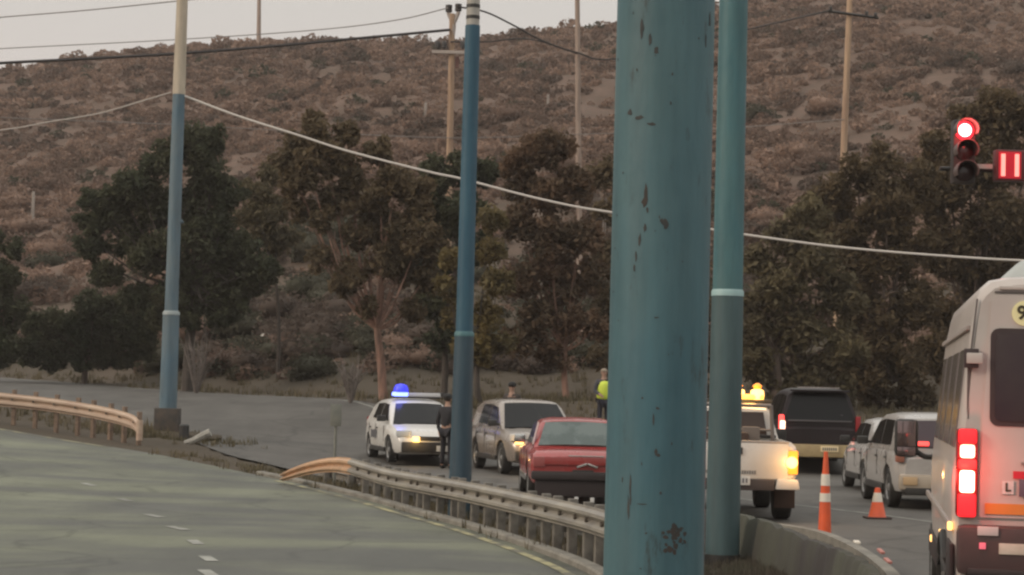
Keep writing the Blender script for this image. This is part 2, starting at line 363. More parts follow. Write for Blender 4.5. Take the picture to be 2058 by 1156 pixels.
def shrub_geo(seed, nl, size=.2, hi=True, flat=.62):
    rng = np.random.default_rng(seed); Vs, Ts = [], []; o = 0
    iv, itf = (ICO_V, ICO_F) if hi else (ICO1_V, ICO1_F)
    lobes = rng.integers(3, 6) if hi else rng.integers(1, 3)
    LB = []
    for k in range(lobes):
        a = rng.uniform(0, 6.28); rr = rng.uniform(.1, .5) if k else 0
        LB.append((np.array([rr*math.cos(a), rr*math.sin(a), flat*.45+rng.uniform(-.1, .12)]), rng.uniform(.45, .68)))
    for c, r in LB:
        v = iv*(1+rng.uniform(-.16, .16, (len(iv), 1)))*r*np.array([1, 1, flat*1.1])*.66+c
        if hi: Vs.append(v); Ts.append(itf+o); o += len(v)
    P = np.concatenate([c+sphere_pts(nl//lobes, rng, .62)*r*np.array([1, 1, flat*1.15]) for c, r in LB]); P = P[P[:, 2] > -.05]
    # leaf clumps as triangles
    lv, lf = leaves(P, np.full(len(P), size), rng, 1.7)
    lf3 = np.concatenate([lf[:, [0, 1, 2]], lf[:, [0, 2, 3]]])
    Vs.append(lv); Ts.append(lf3+o); return np.concatenate(Vs), np.concatenate(Ts)
SHR = [leafmat('scrub_tan', (.305, .208, .158), (.215, .150, .115), .25, .35), leafmat('scrub_brown', (.205, .140, .108), (.138, .096, .076), .25, .35),
       leafmat('scrub_dark', (.090, .070, .058), (.120, .090, .072), .25, .35), leafmat('scrub_green', (.066, .066, .046), (.088, .08, .056), .2, .5)]
protos = []
for k in range(10):
    v, f = shrub_geo(100+k, 820, .105)
    protos.append((k, v, f))
pm = {}
def shrub_mesh(k, mi):
    if (k, mi) not in pm:
        me = npmesh('shrub', protos[k][1], protos[k][2]); me.materials.append(SHR[mi]); me.shade_smooth(); pm[(k, mi)] = me
    return pm[(k, mi)]
rng = np.random.default_rng(11)
cand = []
while len(cand) < 13500:
    y = 78+ (252-78)*rng.uniform()**.8; x = rng.uniform(-.285, .285)*y
    if y < baseline(np.array([x]))[0]+2: continue
    cl = mnoise.noise(Vector((x*.07, y*.05, 1.5)))+.55*mnoise.noise(Vector((x*.2, y*.14, 9)))
    if cl < rng.uniform(-1.15, -.05): continue
    r = float(np.clip(rng.lognormal(-.28, .45), .3, 2.4))
    tone = mnoise.noise(Vector((x*.12, y*.08, 21)))+rng.normal()*.28
    mi = 0 if tone > -.02 else (1 if tone > -.5 else 2)
    if rng.uniform() < .04: mi = 3
    if y < 112 and x < 12 and rng.uniform() < .62-(y-80)*.012: mi = 3 if rng.uniform() < .45 else 2; r = min(2.4, r*1.35)
    cand.append((x, y, r, mi, int(rng.integers(0, 10)), rng.uniform(0, 6.28)))
cand.sort(key=lambda c: -c[2]/c[1])
first = {}
for i, (x, y, r, mi, k, a) in enumerate(cand[:290]):
    o = bpy.data.objects.new('shrub', shrub_mesh(k, mi)); COL.objects.link(o)
    o.location = (x, y, gz(x, y)-.1*r); o.rotation_euler = (0, 0, a); o.scale = (r, r*.95, r*.9)
    q = M.transposed() @ Vector((x, y, o.location.z-CAMH)); spx = CX-q.x/q.z*FPX; spy = CY+q.y/q.z*FPX
    tone_ = ['pale tan', 'mid brown', 'dark brown', 'dull green'][mi]; big_ = 'large' if r > 1.35 else ('middling' if r > .95 else 'small')
    hgt = 'low' if spy > 600 else ('midway up' if spy > 330 else 'high')
    zone = 'near the left edge' if spx < 170 else ('left of the leftmost pole' if spx < 340 else ('just right of the leftmost pole' if spx < 640 else ('just left of the bright blue pole' if spx < 930 else ('just right of the bright blue pole' if spx < 1235 else ('by the teal poles' if spx < 1600 else 'toward the right edge')))))
    tag(o, f'{big_} {tone_} shrub {hgt} on the slope {zone}', 'shrub', 'dry shrubs on the hillside')
lows = [shrub_geo(300+k, 105, .26, False) for k in range(8)]
for mi in range(4):
    pass
Vs, Fs, Mi = [], [], []; o = 0
for (x, y, r, mi, k, a) in cand[290:]:
    v, f = lows[k % 8]; c, s = math.cos(a), math.sin(a); z = float(ghill(np.array([x]), np.array([y]))[0])
    vv = v*r; vv = np.stack([vv[:, 0]*c-vv[:, 1]*s+x, vv[:, 0]*s+vv[:, 1]*c+y, vv[:, 2]*.92+z-.1*r], -1)
    Vs.append(vv); Fs.append(f+o); o += len(v); Mi.append(np.full(len(f), mi))
me = npmesh('scrub', np.concatenate(Vs), np.concatenate(Fs))
for m_ in SHR: me.materials.append(m_)
me.polygons.foreach_set('material_index', np.concatenate(Mi).astype(np.int32)); me.shade_smooth()
tag(link(bpy.data.objects.new('scrub', me)), 'low dry scrub covering the brown hillside up to the ridge', 'scrub', kind='stuff')

BARK = mat('bark', (.16, .115, .09), .9, col2=(.07, .055, .045), scale=3, detail=6, stretch=(2, 2, .5), bump=.6)
BARKP = mat('bark_pale', (.30, .17, .125), .85, col2=(.13, .08, .06), scale=3, detail=6, stretch=(2, 2, .5), bump=.5)
def tree(name, label, D, base, top, blobs, lm, bark, seed, leaf=.3, dens=1.0, group=None, droop=.35, tr=.2, limbs=True, el=2.4, cat='tree'):
    """blobs: (px, py, radius_px[, depth offset]) of the crown masses as they stand at depth D"""
    rng = np.random.default_rng(seed); rd = random.Random(seed)
    b = at(base[0], base[1], D); s = FPX/D; g = gz(b.x, D)
    root = thing(name, label, cat, (b.x, D, g-.1), 0, group); loc = root.location
    P = []; cent = []
    for bl in blobs:
        px, py, rp = bl[:3]; dd = bl[3] if len(bl) > 3 else rng.uniform(-.35, .35)*rp/s*1.5
        c = at(px, py, D); c = Vector((c.x, D+dd, c.z)); r = rp/s; cent.append((c, r))
        sub = max(6, int(13*dens))
        for k in range(sub):
            q = rng.normal(size=3); q /= np.linalg.norm(q); sc = np.array(c)+q*r*rng.uniform(.35, .95)*np.array([1, 1, .9])
            rr = r*rng.uniform(.26, .5)
            nl = int(150*dens*(rr/.5)**2*(.3/leaf)**1.8)+10
            P.append(sc+sphere_pts(nl, rng, .25)*rr*np.array([1, 1, .85]))
        nl = int(230*dens*(r/.8)**2*(.3/leaf)**1.8); P.append(np.array(c)+sphere_pts(nl, rng, .1)*r*.92)
    P = np.concatenate(P)-np.array(loc); P = P[P[:, 2] > .15]
    v, f = leaves(P, np.full(len(P), leaf*.85), rng, el, droop)
    tb = B()
    tp = at(top[0], top[1], D); tp.y = D
    tb0 = Vector((0, 0, -.2)); tl = Vector(tp)-loc
    mid = tb0.lerp(tl, .5)+Vector((rd.uniform(-.12, .12), rd.uniform(-.2, .2), 0))
    tube(tb, spline([tb0, mid, tl], 4), [tr*(1-.045*i) for i in range(9)], 9)
    if limbs:
        for c, r in cent:
            e_ = Vector(c)-loc; m1 = tl.lerp(e_, .45)+Vector((rd.uniform(-.2, .2), rd.uniform(-.2, .2), -.12*(e_-tl).length))
            pts = spline([tl.lerp(mid, .1), m1, e_+Vector((0, 0, r*.3))], 4); k = len(pts)
            tube(tb, pts, [tr*.36*(1-i/(k+1)) for i in range(k)], 6)
            for q in range(2):
                st = pts[k//2+q]; en = st+Vector((rd.uniform(-1, 1), rd.uniform(-1, 1), rd.uniform(.1, .9)))*r*.8
                tube(tb, [st, st.lerp(en, .5)+Vector((0, 0, .08)), en], [tr*.16, tr*.1, tr*.04], 5)
    obj('trunk', tb, bark, root)
    cr_ = npmesh('crown', v, f); cr_.materials.append(lm); link(bpy.data.objects.new('crown', cr_), root)
    return root
BARKD = mat('bark_dark', (.075, .06, .05), .9, col2=(.045, .038, .032), scale=3, detail=6, stretch=(2, 2, .5), bump=.6)
LG = leafmat('leaf_dark_green', (.060, .072, .045), (.088, .088, .052))
LO = leafmat('leaf_olive', (.170, .142, .080), (.11, .094, .062))
LB = leafmat('leaf_brown_olive', (.180, .134, .080), (.11, .088, .056))
LR = leafmat('leaf_red_brown', (.185, .114, .074), (.11, .086, .058))
LD = leafmat('leaf_dark_brown', (.150, .110, .062), (.090, .070, .044))
LY = leafmat('leaf_yellow_olive', (.19, .145, .06), (.12, .1, .055))
tree('leafy_tree', 'large dark green tree behind the left grey lamp pole', 76, (377, 752), (395, 560),
     [(385, 285, 52), (330, 330, 45), (415, 340, 52), (280, 372, 48), (235, 400, 48), (190, 440, 42), (175, 490, 36), (250, 470, 48), (320, 420, 60), (410, 420, 65),
      (460, 390, 40), (300, 520, 45), (385, 500, 65), (455, 500, 60), (500, 560, 46), (530, 540, 36), (420, 580, 60), (350, 590, 45), (470, 610, 42), (215, 545, 34), (330, 640, 34), (380, 640, 30), (440, 640, 30), (500, 500, 34), (270, 600, 34), (180, 400, 26), (430, 280, 30)], LG, BARKD, 1, .28, 1.15, tr=.24)
tree('leafy_tree', 'small olive drooping tree right of the large dark green tree', 80, (560, 700), (550, 520),
     [(525, 400, 36), (520, 450, 46), (540, 485, 36), (500, 380, 22), (560, 420, 30), (570, 480, 34), (545, 350, 28), (500, 430, 30)], LO, BARKD, 2, .26, 1.05, tr=.09, droop=.6)
tree('bushy_tree', 'wide dark green bush on the verge left of the left lamp pole', 82, (170, 738), (180, 700),
     [(70, 705, 38), (80, 660, 45), (140, 670, 60), (210, 665, 62), (270, 665, 52), (190, 620, 45), (250, 620, 40), (110, 715, 34), (160, 722, 30), (205, 720, 30), (245, 712, 34), (290, 700, 30), (310, 630, 34)], LG, BARK, 3, .24, 1.1, tr=.14, droop=.1)
tree('bushy_tree', 'dark green bush cut by the left edge of the photo', 80, (-5, 735), (0, 690),
     [(-10, 690, 45), (10, 640, 40), (-15, 600, 45), (15, 560, 36), (-25, 540, 40), (20, 700, 34), (0, 722, 30), (40, 620, 30), (-30, 480, 36), (30, 500, 26)], LG, BARK, 4, .26, 1.0, tr=.14, droop=.1)
tree('gum_tree', 'gum tree with pale leaning trunk and brown green crown left of the bright blue pole', 66, (772, 805), (757, 655),
     [(600, 290, 44), (575, 330, 34), (610, 420, 34), (655, 300, 52), (640, 520, 30), (700, 340, 45), (620, 350, 50), (760, 310, 36), (800, 370, 46), (740, 400, 52), (680, 400, 42), (840, 400, 46), (790, 450, 56), (850, 480, 52),
      (720, 470, 40), (700, 560, 40), (800, 530, 46), (650, 440, 30), (590, 370, 32), (630, 250, 30), (700, 270, 30), (770, 520, 44), (860, 560, 40), (740, 620, 28), (830, 620, 30)], LB, BARKP, 5, .27, 1.0, tr=.17)
tree('gum_tree', 'dark green tree close behind the bright blue pole', 70, (892, 790), (890, 640),
     [(885, 350, 44), (860, 400, 45), (930, 340, 40), (975, 345, 36), (870, 460, 52), (930, 420, 50), (850, 520, 42), (900, 540, 52), (870, 610, 42), (950, 500, 40), (890, 680, 36)], LG, BARKD, 6, .27, 1.0, tr=.14)
tree('gum_tree', 'thin trunked yellow olive tree just right of the bright blue pole', 62, (966, 840), (958, 735),
     [(905, 520, 28), (905, 580, 30), (915, 640, 28), (985, 440, 34), (990, 500, 38), (1000, 570, 40), (980, 640, 38), (960, 700, 36), (1010, 690, 30), (930, 700, 26)], LY, BARKD, 7, .25, .95, tr=.12)
tree('gum_tree', 'reddish brown tree with pale thin trunk left of the thick teal pole', 67, (1142, 815), (1135, 700),
     [(1040, 330, 40), (1085, 300, 46), (1130, 290, 34), (1060, 380, 46), (1110, 400, 50), (1160, 370, 42), (1040, 450, 45), (1100, 480, 55), (1165, 480, 46), (1060, 560, 50), (1130, 570, 55), (1190, 560, 42),
      (1080, 640, 46), (1150, 650, 46), (1040, 690, 36), (1200, 660, 34), (1110, 715, 36)], LR, BARKP, 8, .27, 1.05, tr=.13)
tree('gum_tree', 'brown green tree half hidden by the thick teal pole', 72, (1240, 800), (1235, 700),
     [(1215, 350, 40), (1250, 420, 50), (1220, 520, 40), (1300, 500, 60), (1380, 560, 60), (1230, 610, 45), (1330, 640, 60), (1420, 640, 50), (1210, 720, 34), (1400, 720, 50), (1290, 730, 50), (1350, 790, 36), (1440, 790, 40)], LB, BARK, 9, .28, .8, tr=.2)
def mass(pts, seed, D): return pts
tree('broad_tree', 'brown green tree right of the slim teal pole', 66, (1560, 800), (1560, 700),
     [(1530, 520, 46), (1580, 470, 46), (1620, 430, 46), (1560, 580, 60), (1640, 520, 66), (1520, 640, 50), (1600, 660, 66), (1530, 730, 52), (1620, 750, 56), (1560, 790, 40), (1640, 800, 40), (1690, 790, 40), (1680, 600, 60), (1500, 700, 40), (1690, 700, 60)], LO, BARK, 10, .3, .9, tr=.22)
tree('broad_tree', 'tall dark brown tree between the wooden power pole and the traffic light', 70, (1760, 800), (1760, 690),
     [(1670, 390, 46), (1720, 350, 48), (1780, 330, 50), (1700, 450, 66), (1780, 420, 66), (1840, 370, 55), (1740, 530, 70), (1820, 500, 70), (1760, 630, 70), (1840, 610, 60), (1720, 740, 60), (1810, 730, 66), (1760, 800, 40), (1840, 800, 44), (1640, 400, 30)], LD, BARK, 12, .3, .95, tr=.28)
tree('broad_tree', 'tallest dark tree behind the red traffic light and the van', 74, (1960, 800), (1960, 680),
     [(1900, 300, 50), (1950, 250, 50), (2010, 230, 60), (1880, 400, 66), (1960, 340, 70), (2040, 320, 70), (1900, 500, 72), (1990, 440, 76), (1920, 620, 72), (2000, 560, 76), (2070, 460, 70), (1890, 720, 64), (1980, 710, 76), (2080, 600, 76), (2090, 240, 60), (2080, 720, 70)], LD, BARK, 13, .3, .95, tr=.3)
# dead bush by the left pole and verge plants
def bare_bush(px, py, D, h, label, seed):
    rd = random.Random(seed); p = at(px, py, D); g = gz(p.x, D); bm = B()
    for k in range(16):
        a = rd.uniform(0, 6.28); t_ = rd.uniform(.15, .6); e_ = Vector((math.cos(a)*t_*h*.8, math.sin(a)*t_*h*.8, h*rd.uniform(.6, 1)))
        m_ = e_*.5+Vector((rd.uniform(-.1, .1), rd.uniform(-.1, .1), .1)); pts = spline([Vector((0, 0, -.1)), m_, e_], 4)
        tube(bm, pts, [.035*(1-i/(len(pts)+1)) for i in range(len(pts))], 5)
        for q in range(3):
            s_ = pts[3+q]; tube(bm, [s_, s_+Vector((rd.uniform(-.4, .4), rd.uniform(-.4, .4), rd.uniform(.1, .5)))*h*.4], [.014, .004], 4)
    o = obj('bare_bush', bm, mat('dead_twigs', (.2, .17, .15), .9, col2=(.12, .1, .09), scale=5)); o.location = (p.x, D, g); tag(o, label, 'bush'); return o
bare_bush(395, 745, 74, 2.6, 'leafless grey bush just right of the left lamp pole', 3)
bare_bush(705, 790, 64, 1.7, 'leafless brown bush left of the pale gum trunk', 4)
# dry verge grass, island grass
def tufts(name, label, region, n, hmin, hmax, m, seed, blades=9, wd=.02):
    rng = np.random.default_rng(seed); Vs = []
    pts = region(n, rng)
    for (x, y) in pts:
        z = gz(x, y); h0 = rng.uniform(hmin, hmax)
        for b_ in range(blades):
            a = rng.uniform(0, 6.28); dx, dy = math.cos(a), math.sin(a); le = rng.uniform(.1, .6)*h0; h = h0*rng.uniform(.6, 1)
            bx, by = x+rng.normal()*.06, y+rng.normal()*.06
            Vs += [(bx-dy*wd, by+dx*wd, z-.03), (bx+dy*wd, by-dx*wd, z-.03), (bx+dx*le, by+dy*le, z+h)]
    V = np.array(Vs); me = npmesh(name, V, np.arange(len(V)).reshape(-1, 3)); me.materials.append(m)
    return tag(link(bpy.data.objects.new(name, me)), label, 'grass', kind='stuff')
GR = leafmat('dry_grass', (.17, .14, .09), (.1, .09, .055), .4, .5); GG = leafmat('island_grass', (.115, .115, .082), (.12, .10, .082), .3, 1.0)
def reg_far(n, rng):
    o = []
    while len(o) < n:
        y = rng.uniform(50, 98); x = rng.uniform(-.29, .29)*y
        o.append((x, y))
    xx = np.array([p[0] for p in o]); yy = np.array([p[1] for p in o]); k = ~(pip(xx, yy, PA) | pip(xx, yy, PB)); return [p for p, q in zip(o, k) if q]
tufts('dry_grass', 'dry tufted grass along the foot of the hill', reg_far, 5200, .12, .4, GR, 21, 8, .022)
def reg_isl(n, rng):
    o = []
    while len(o) < n:
        y = rng.uniform(15, 27); x = rng.uniform(.9, 4.1); o.append((x, y))
    xx = np.array([p[0] for p in o]); yy = np.array([p[1] for p in o]); k = ~(pip(xx+.1, yy, PA) | pip(xx+.22, yy, PB) | pip(xx-.2, yy, PA)); return [p for p, q in zip(o, k) if q]
tufts('island_grass', 'dull green grass covering the traffic island', reg_isl, 9000, .03, .11, GG, 22, 7, .009)
def reg_med(n, rng):
    o = []
    while len(o) < n:
        i = int(rng.integers(26, 56)); p = A_R[i]; q = rng.uniform(.05, .9); o.append((p.x+q, p.y+q*.5+rng.uniform(-.5, .5)))
    return o
tufts('median_grass', 'sparse weeds growing under the guardrail', reg_med, 420, .06, .2, GR, 23, 8, .012)
def reg_pole(n, rng):
    return [(-8.9+rng.normal()*1.1, 49.9+rng.normal()*.7) for _ in range(n)]
tufts('pole_weeds', 'dry weeds growing round the foot of the leftmost pole', reg_pole, 260, .08, .25, GR, 24, 8, .016)
# pale stones / rubbish on the slope
STONE = mat('pale_stone', (.42, .39, .35), .9, col2=(.25, .22, .2), scale=4)
def rock(px, py, D, r, label, seed, m=STONE):
    rng = np.random.default_rng(seed); p = at(px, py, D); v = ICO_V*(1+rng.uniform(-.22, .22, (len(ICO_V), 1)))*r*np.array([1.2, 1, .7])
    o = obj('rock', npmesh('rock', v, ICO_F), m); o.location = (p.x, D, gz(p.x, D)+r*.3); tag(o, label, 'rock', 'pale stones on the slope')
def depth_on_hill(px, py):
    D = 60.0
    while D < 250:
        p = at(px, py, D)
        if p.z < gz(p.x, D): return D
        D += .5
    return 240
for k, (px, py, r, lb) in enumerate([(530, 632, .35, 'pale stone high on the slope right of the leafless bush'), (586, 632, .3, 'pale stone right of the highest slope stone'), (541, 690, .4, 'upright pale stone low on the slope'), (505, 636, .25, 'small pale stone left of the slope stones'), (1160, 578, .3, 'white stone between the reddish tree branches')]):
    rock(px, py, depth_on_hill(px, py), r, lb, k)

# ------------------------------------------------------------------ posts and poles
def pole_mat(name, c1, c2, stains=True):
    m = mat(name, c1, .55, 0, c2, 1.6, 6, (.35, .7), (1, 1, .5), .12, 12, spec=.4)
    if stains:
        t = m.node_tree; n = t.nodes; bs = n['Principled BSDF']; src = bs.inputs['Base Color'].links[0].from_socket
        tcn = n.new('ShaderNodeTexCoord'); mp = n.new('ShaderNodeMapping'); mp.inputs['Scale'].default_value = (9, 9, 2.2)
        t.links.new(tcn.outputs['Object'], mp.inputs[0]); nz = n.new('ShaderNodeTexNoise'); nz.inputs['Scale'].default_value = 1.5; nz.inputs['Detail'].default_value = 7; nz.inputs['Roughness'].default_value = .7
        t.links.new(mp.outputs[0], nz.inputs['Vector']); mr = n.new('ShaderNodeMapRange'); mr.inputs[1].default_value = .59; mr.inputs[2].default_value = .70
        t.links.new(nz.outputs[0], mr.inputs[0]); mm = n.new('ShaderNodeMix'); mm.data_type = 'RGBA'; mm.inputs[7].default_value = (.040, .052, .052, 1)
        t.links.new(src, mm.inputs[6]); t.links.new(mr.outputs[0], mm.inputs[0]); t.links.new(mm.outputs[2], bs.inputs['Base Color'])
    t = m.node_tree; n = t.nodes; bs = n['Principled BSDF']; src = bs.inputs['Base Color'].links[0].from_socket
    tcn = n.new('ShaderNodeTexCoord'); mp = n.new('ShaderNodeMapping'); mp.inputs['Scale'].default_value = (5, 5, .45)
    t.links.new(tcn.outputs['Object'], mp.inputs[0]); nz = n.new('ShaderNodeTexNoise'); nz.inputs['Scale'].default_value = 1.3; nz.inputs['Detail'].default_value = 9; nz.inputs['Roughness'].default_value = .66
    t.links.new(mp.outputs[0], nz.inputs['Vector']); mr = n.new('ShaderNodeMapRange'); mr.inputs[1].default_value = .35; mr.inputs[2].default_value = .68; mr.inputs[3].default_value = 1.14; mr.inputs[4].default_value = .78
    t.links.new(nz.outputs[0], mr.inputs[0]); hs = n.new('ShaderNodeHueSaturation'); t.links.new(mr.outputs[0], hs.inputs['Value']); t.links.new(src, hs.inputs['Color']); t.links.new(hs.outputs[0], bs.inputs['Base Color'])
    return m
TEAL = pole_mat('teal_paint', (.056, .128, .155), (.082, .148, .158))
TEAL2 = pole_mat('light_teal_paint', (.052, .145, .170), (.074, .155, .160), False)
BLUE = pole_mat('blue_paint', (.026, .085, .135), (.040, .105, .145), False)
GBLUE = pole_mat('grey_blue_paint', (.092, .155, .20), (.135, .175, .19), False)
CREAM = pole_mat('cream_paint', (.52, .45, .35), (.42, .36, .28), False)
GREYW = pole_mat('chalky_grey_paint', (.42, .4, .36), (.3, .29, .26), False)
def shaft(root, name, pts, m, n=28):   # pts: (z, radius)
    bm = B(); loft(bm, [[Vector((r*math.cos(2*math.pi*k/n), r*math.sin(2*math.pi*k/n), z)) for k in range(n)] for z, r in pts]); return obj(name, bm, m, root)
def zrel(px, py, D, loc): return at(px, py, D).z-loc.z
# left lamp pole
D = 51; b = at(336, 863, D); r_ = thing('lamp_pole', 'leftmost street pole, grey blue below and cream above, beside the guardrail end', 'street pole', (b.x, D, gz(b.x, D)))
s = FPX/D; l = r_.location; zc = zrel(350, 632, D, l); zp = zrel(355, 190, D, l)
shaft(r_, 'lower_shaft', [(0, 18/s), (zc, 16.5/s)], GBLUE); shaft(r_, 'upper_shaft', [(zc, 13.5/s), (zp, 12.3/s)], GBLUE)
shaft(r_, 'collar', [(zc-.02, 17.5/s), (zc+.05, 17/s), (zc+.09, 14/s)], mat('pale_grey_blue', (.26, .30, .30), .5))
shaft(r_, 'painted_top', [(zp, 12.6/s), (zp+3.4, 10.8/s)], CREAM)
bm = B(); box(bm, (0, 0, .32), (.62, .5, .64), bev=.03); obj('base_box', bm, mat('rusty_steel', (.05, .048, .045), .8, col2=(.09, .07, .055), scale=4), r_)
bm = B(); cyl(bm, (.02, -.01, zrel(357, 452, D, l)), (.22, -.01, zrel(357, 452, D, l)+.1), .05); obj('junction_box', bm, GBLUE, r_)
# bright blue middle pole
D = 28; b = at(925, 965, D); r_ = thing('lamp_pole', 'bright blue street pole standing behind the near guardrail', 'street pole', (b.x, D, gz(b.x, D)))
s = FPX/D; l = r_.location; zc = zrel(934, 672, D, l); zp = zrel(958, 52, D, l)
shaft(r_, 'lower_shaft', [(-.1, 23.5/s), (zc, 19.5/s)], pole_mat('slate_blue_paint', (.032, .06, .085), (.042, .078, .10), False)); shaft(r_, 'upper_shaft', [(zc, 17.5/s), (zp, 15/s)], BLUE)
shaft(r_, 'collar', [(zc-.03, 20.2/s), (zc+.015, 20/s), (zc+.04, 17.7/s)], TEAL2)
shaft(r_, 'painted_top', [(zp, 13.5/s), (zp+1.6, 13/s)], GREYW)
for k in range(2):
    bm = B(); zz = zp+.09+k*.16; loft(bm, [circ((0, 0, zz), 14/s, (0, 0, 1), 20), circ((0, 0, zz+.05), 14/s, (0, 0, 1), 20)]); obj('clamp', bm, DARKP, r_)
# thick near pole
D = 7; b = at(1313, 1156, D); r_ = thing('lamp_pole', 'thick teal pole nearest the camera, chipped paint and rust stains', 'street pole', (b.x, D, 0)); s = FPX/D
shaft(r_, 'shaft', [(0, 101/s), (1.1, 100.3/s), (3.3, 98.6/s), (4.8, 97.5/s)], TEAL, 64)
rng = np.random.default_rng(4); rd = random.Random(9)
CHIP = mat('bare_dark_steel', (.035, .04, .042), .8, col2=(.06, .055, .05), scale=30); RUST = mat('rust', (.062, .046, .040), .9, col2=(.045, .045, .042), scale=40)
def chips(name, spots, m):
    for (px, py, wpx, hpx) in spots:
        bm = B()
        p = at(px, py, D); z = p.z; cxp = b.x+(z-1.8)*0; xr = p.x-b.x; rr = (101-.75*z)/s
        th = math.asin(max(-.97, min(.97, xr/rr)))
        k = 10; ring = []; ci = []
        for j in range(k):
            a = 2*math.pi*j/k; q = rd.uniform(.6, 1.15); t2 = th+math.cos(a)*wpx*.5*q/s/rr; z2 = z+math.sin(a)*hpx*.5*q/s
            ring.append(Vector((math.sin(t2)*(rr+.0012), -math.cos(t2)*(rr+.0012), z2)))
            ci.append(Vector((math.sin(t2)*(rr-.003), -math.cos(t2)*(rr-.003), z2)))
        loft(bm, [ring, ci]); obj(name, bm, m, r_)
sp = [(1285,72,10,40),(1300,95,7,30),(1312,118,10,16),(1421,50,8,34),(1412,95,5,26),(1262,235,14,16),(1280,248,20,10),(1302,262,22,8),(1330,458,15,20),(1322,452,8,10),(1290,465,7,18),(1280,490,6,30),(1273,520,5,26),(1270,545,5,16),(1295,430,5,14),
      (1312,642,12,4),(1314,820,9,6),(1285,800,4,5),(1306,842,4,26),(1311,905,8,16),(1316,912,8,8),(1262,975,5,50),(1258,1015,6,48),(1262,1000,4,30),(1320,986,6,6),(1283,1008,22,3),(1292,1065,6,5),(1247,960,3,12)]
for k in range(20): sp.append((rd.uniform(1230, 1420), rd.uniform(30, 1140), rd.uniform(2, 5), rd.uniform(2, 8)))
chips('chipped_patch', sp, CHIP)
rs = [(1292, 395, 9, 46), (1290, 415, 14, 22)]
for k in range(30): rs.append((1348+rd.gauss(0, 13), 1072+rd.gauss(0, 17), rd.uniform(5, 14), rd.uniform(5, 14)))
chips('rust_patch', rs, RUST)
# slim teal pole
D = 21; b = at(1451, 1140, D); r_ = thing('lamp_pole', 'slim teal pole with a bright ring, right of the thick pole', 'street pole', (b.x, D, gz(b.x, D)-.02)); s = FPX/D; l = r_.location
zc = zrel(1464, 592, D, l)
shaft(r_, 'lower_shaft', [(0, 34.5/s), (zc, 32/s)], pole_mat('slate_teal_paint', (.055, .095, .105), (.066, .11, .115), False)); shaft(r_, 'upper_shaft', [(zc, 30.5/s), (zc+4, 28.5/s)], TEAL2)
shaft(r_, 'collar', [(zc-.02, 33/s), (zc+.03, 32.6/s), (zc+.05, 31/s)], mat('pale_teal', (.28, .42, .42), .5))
shaft(r_, 'base_flange', [(0, 37/s), (.11, 36.5/s)], DARKP)
# utility poles on the hill
WOOD = mat('pole_wood', (.46, .32, .21), .85, col2=(.30, .20, .14), scale=2, stretch=(3, 3, .3), bump=.3)
WOODG = mat('pole_wood_grey', (.38, .29, .235), .85, col2=(.26, .20, .165), scale=2, stretch=(3, 3, .3), bump=.3)
INSUL = mat('insulator', (.025, .02, .018), .4)
WMET = mat('galvanised_arm', (.42, .36, .32), .6)
def upole(label, D, bot, top, wpx, m, extra_down=6):
    p0 = at(*bot, D); p1 = at(*top, D); s = FPX/D
    ax = (p1-p0).normalized(); base = p0-ax*((p0.z-gz(p0.x, D))/ax.z)
    r_ = thing('utility_pole', label, 'utility pole', base)
    bm = B(); L = (p1-base).length; cyl(bm, (0, 0, -.3), ax*L, wpx*.6/s, wpx*.45/s, 14); obj('shaft', bm, m, r_); return r_, s
r_, s = upole('yellowish wooden power pole with white crossarm and dark insulators beside the bright blue pole', 88, (904, 300), (909, 28), 13, WOOD)
def rel(px, py, D): return at(px, py, D)-Vector(r_.location)
bm = B(); a_, b_ = rel(868, 108, 88), rel(944, 105, 88); box(bm, (a_+b_)/2+Vector((0, -.18, 0)), ((b_-a_).length, .12, .14), bev=.01); obj('crossarm', bm, WMET, r_)
for px in (880, 893, 930):
    p = rel(px, 100, 88); bm = B(); lathe(bm, p+Vector((0, -.18, -.02)), [(.05, 0), (.05, .06), (.14, .08), (.12, .16), (.145, .18), (.12, .26), (.13, .28), (.08, .36), (.02, .38)]); obj('insulator', bm, INSUL, r_)
bm = B(); p = rel(911, 50, 88); q = rel(901, 26, 88); q2 = rel(922, 24, 88); tube(bm, [p, q], .09); tube(bm, [p, q2], .09); tube(bm, [p, rel(908, 75, 88)], .13); obj('bracket', bm, WMET, r_)
for px, py in ((902, 24), (921, 22)):
    p = rel(px, py, 88); bm = B(); lathe(bm, p, [(.06, -.05), (.15, 0), (.15, .12), (.12, .14), (.15, .17), (.15, .3), (.03, .33)]); obj('insulator', bm, INSUL, r_)
p = rel(919, 120, 88); bm = B(); box(bm, p+Vector((.0, .1, -.1)), (.16, .12, .5)); obj('cable_box', bm, mat('faded_red', (.2, .1, .085), .8), r_)
r_, s = upole('tall thin weathered pole left of the thick teal pole', 92, (1164, 438), (1160, -30), 11, WOODG)
bm = B(); p = rel(1162, 107, 92); box(bm, p, (.9, .1, .1)); obj('crossarm', bm, WOODG, r_)
r_, s = upole('pale wooden power pole with a dark crossarm above the right trees', 84, (1694, 345), (1709, -30), 13, WOOD)
bm = B(); a_, b_ = rel(1662, 24, 84), rel(1764, 38, 84); tube(bm, [a_+Vector((0, -.2, 0)), b_+Vector((0, -.2, 0))], .06, 4); obj('crossarm', bm, DARKP, r_)
for px, py in ((1668, 24), (1740, 34), (1758, 37)):
    bm = B(); lathe(bm, rel(px, py, 84)+Vector((0, -.2, .03)), [(.04, 0), (.08, .05), (.06, .1), (.08, .13), (.02, .18)]); obj('insulator', bm, INSUL, r_)
r_, s = upole('distant grey pole standing on the ridge skyline', 232, (520, 78), (521, -25), 8, WOODG)
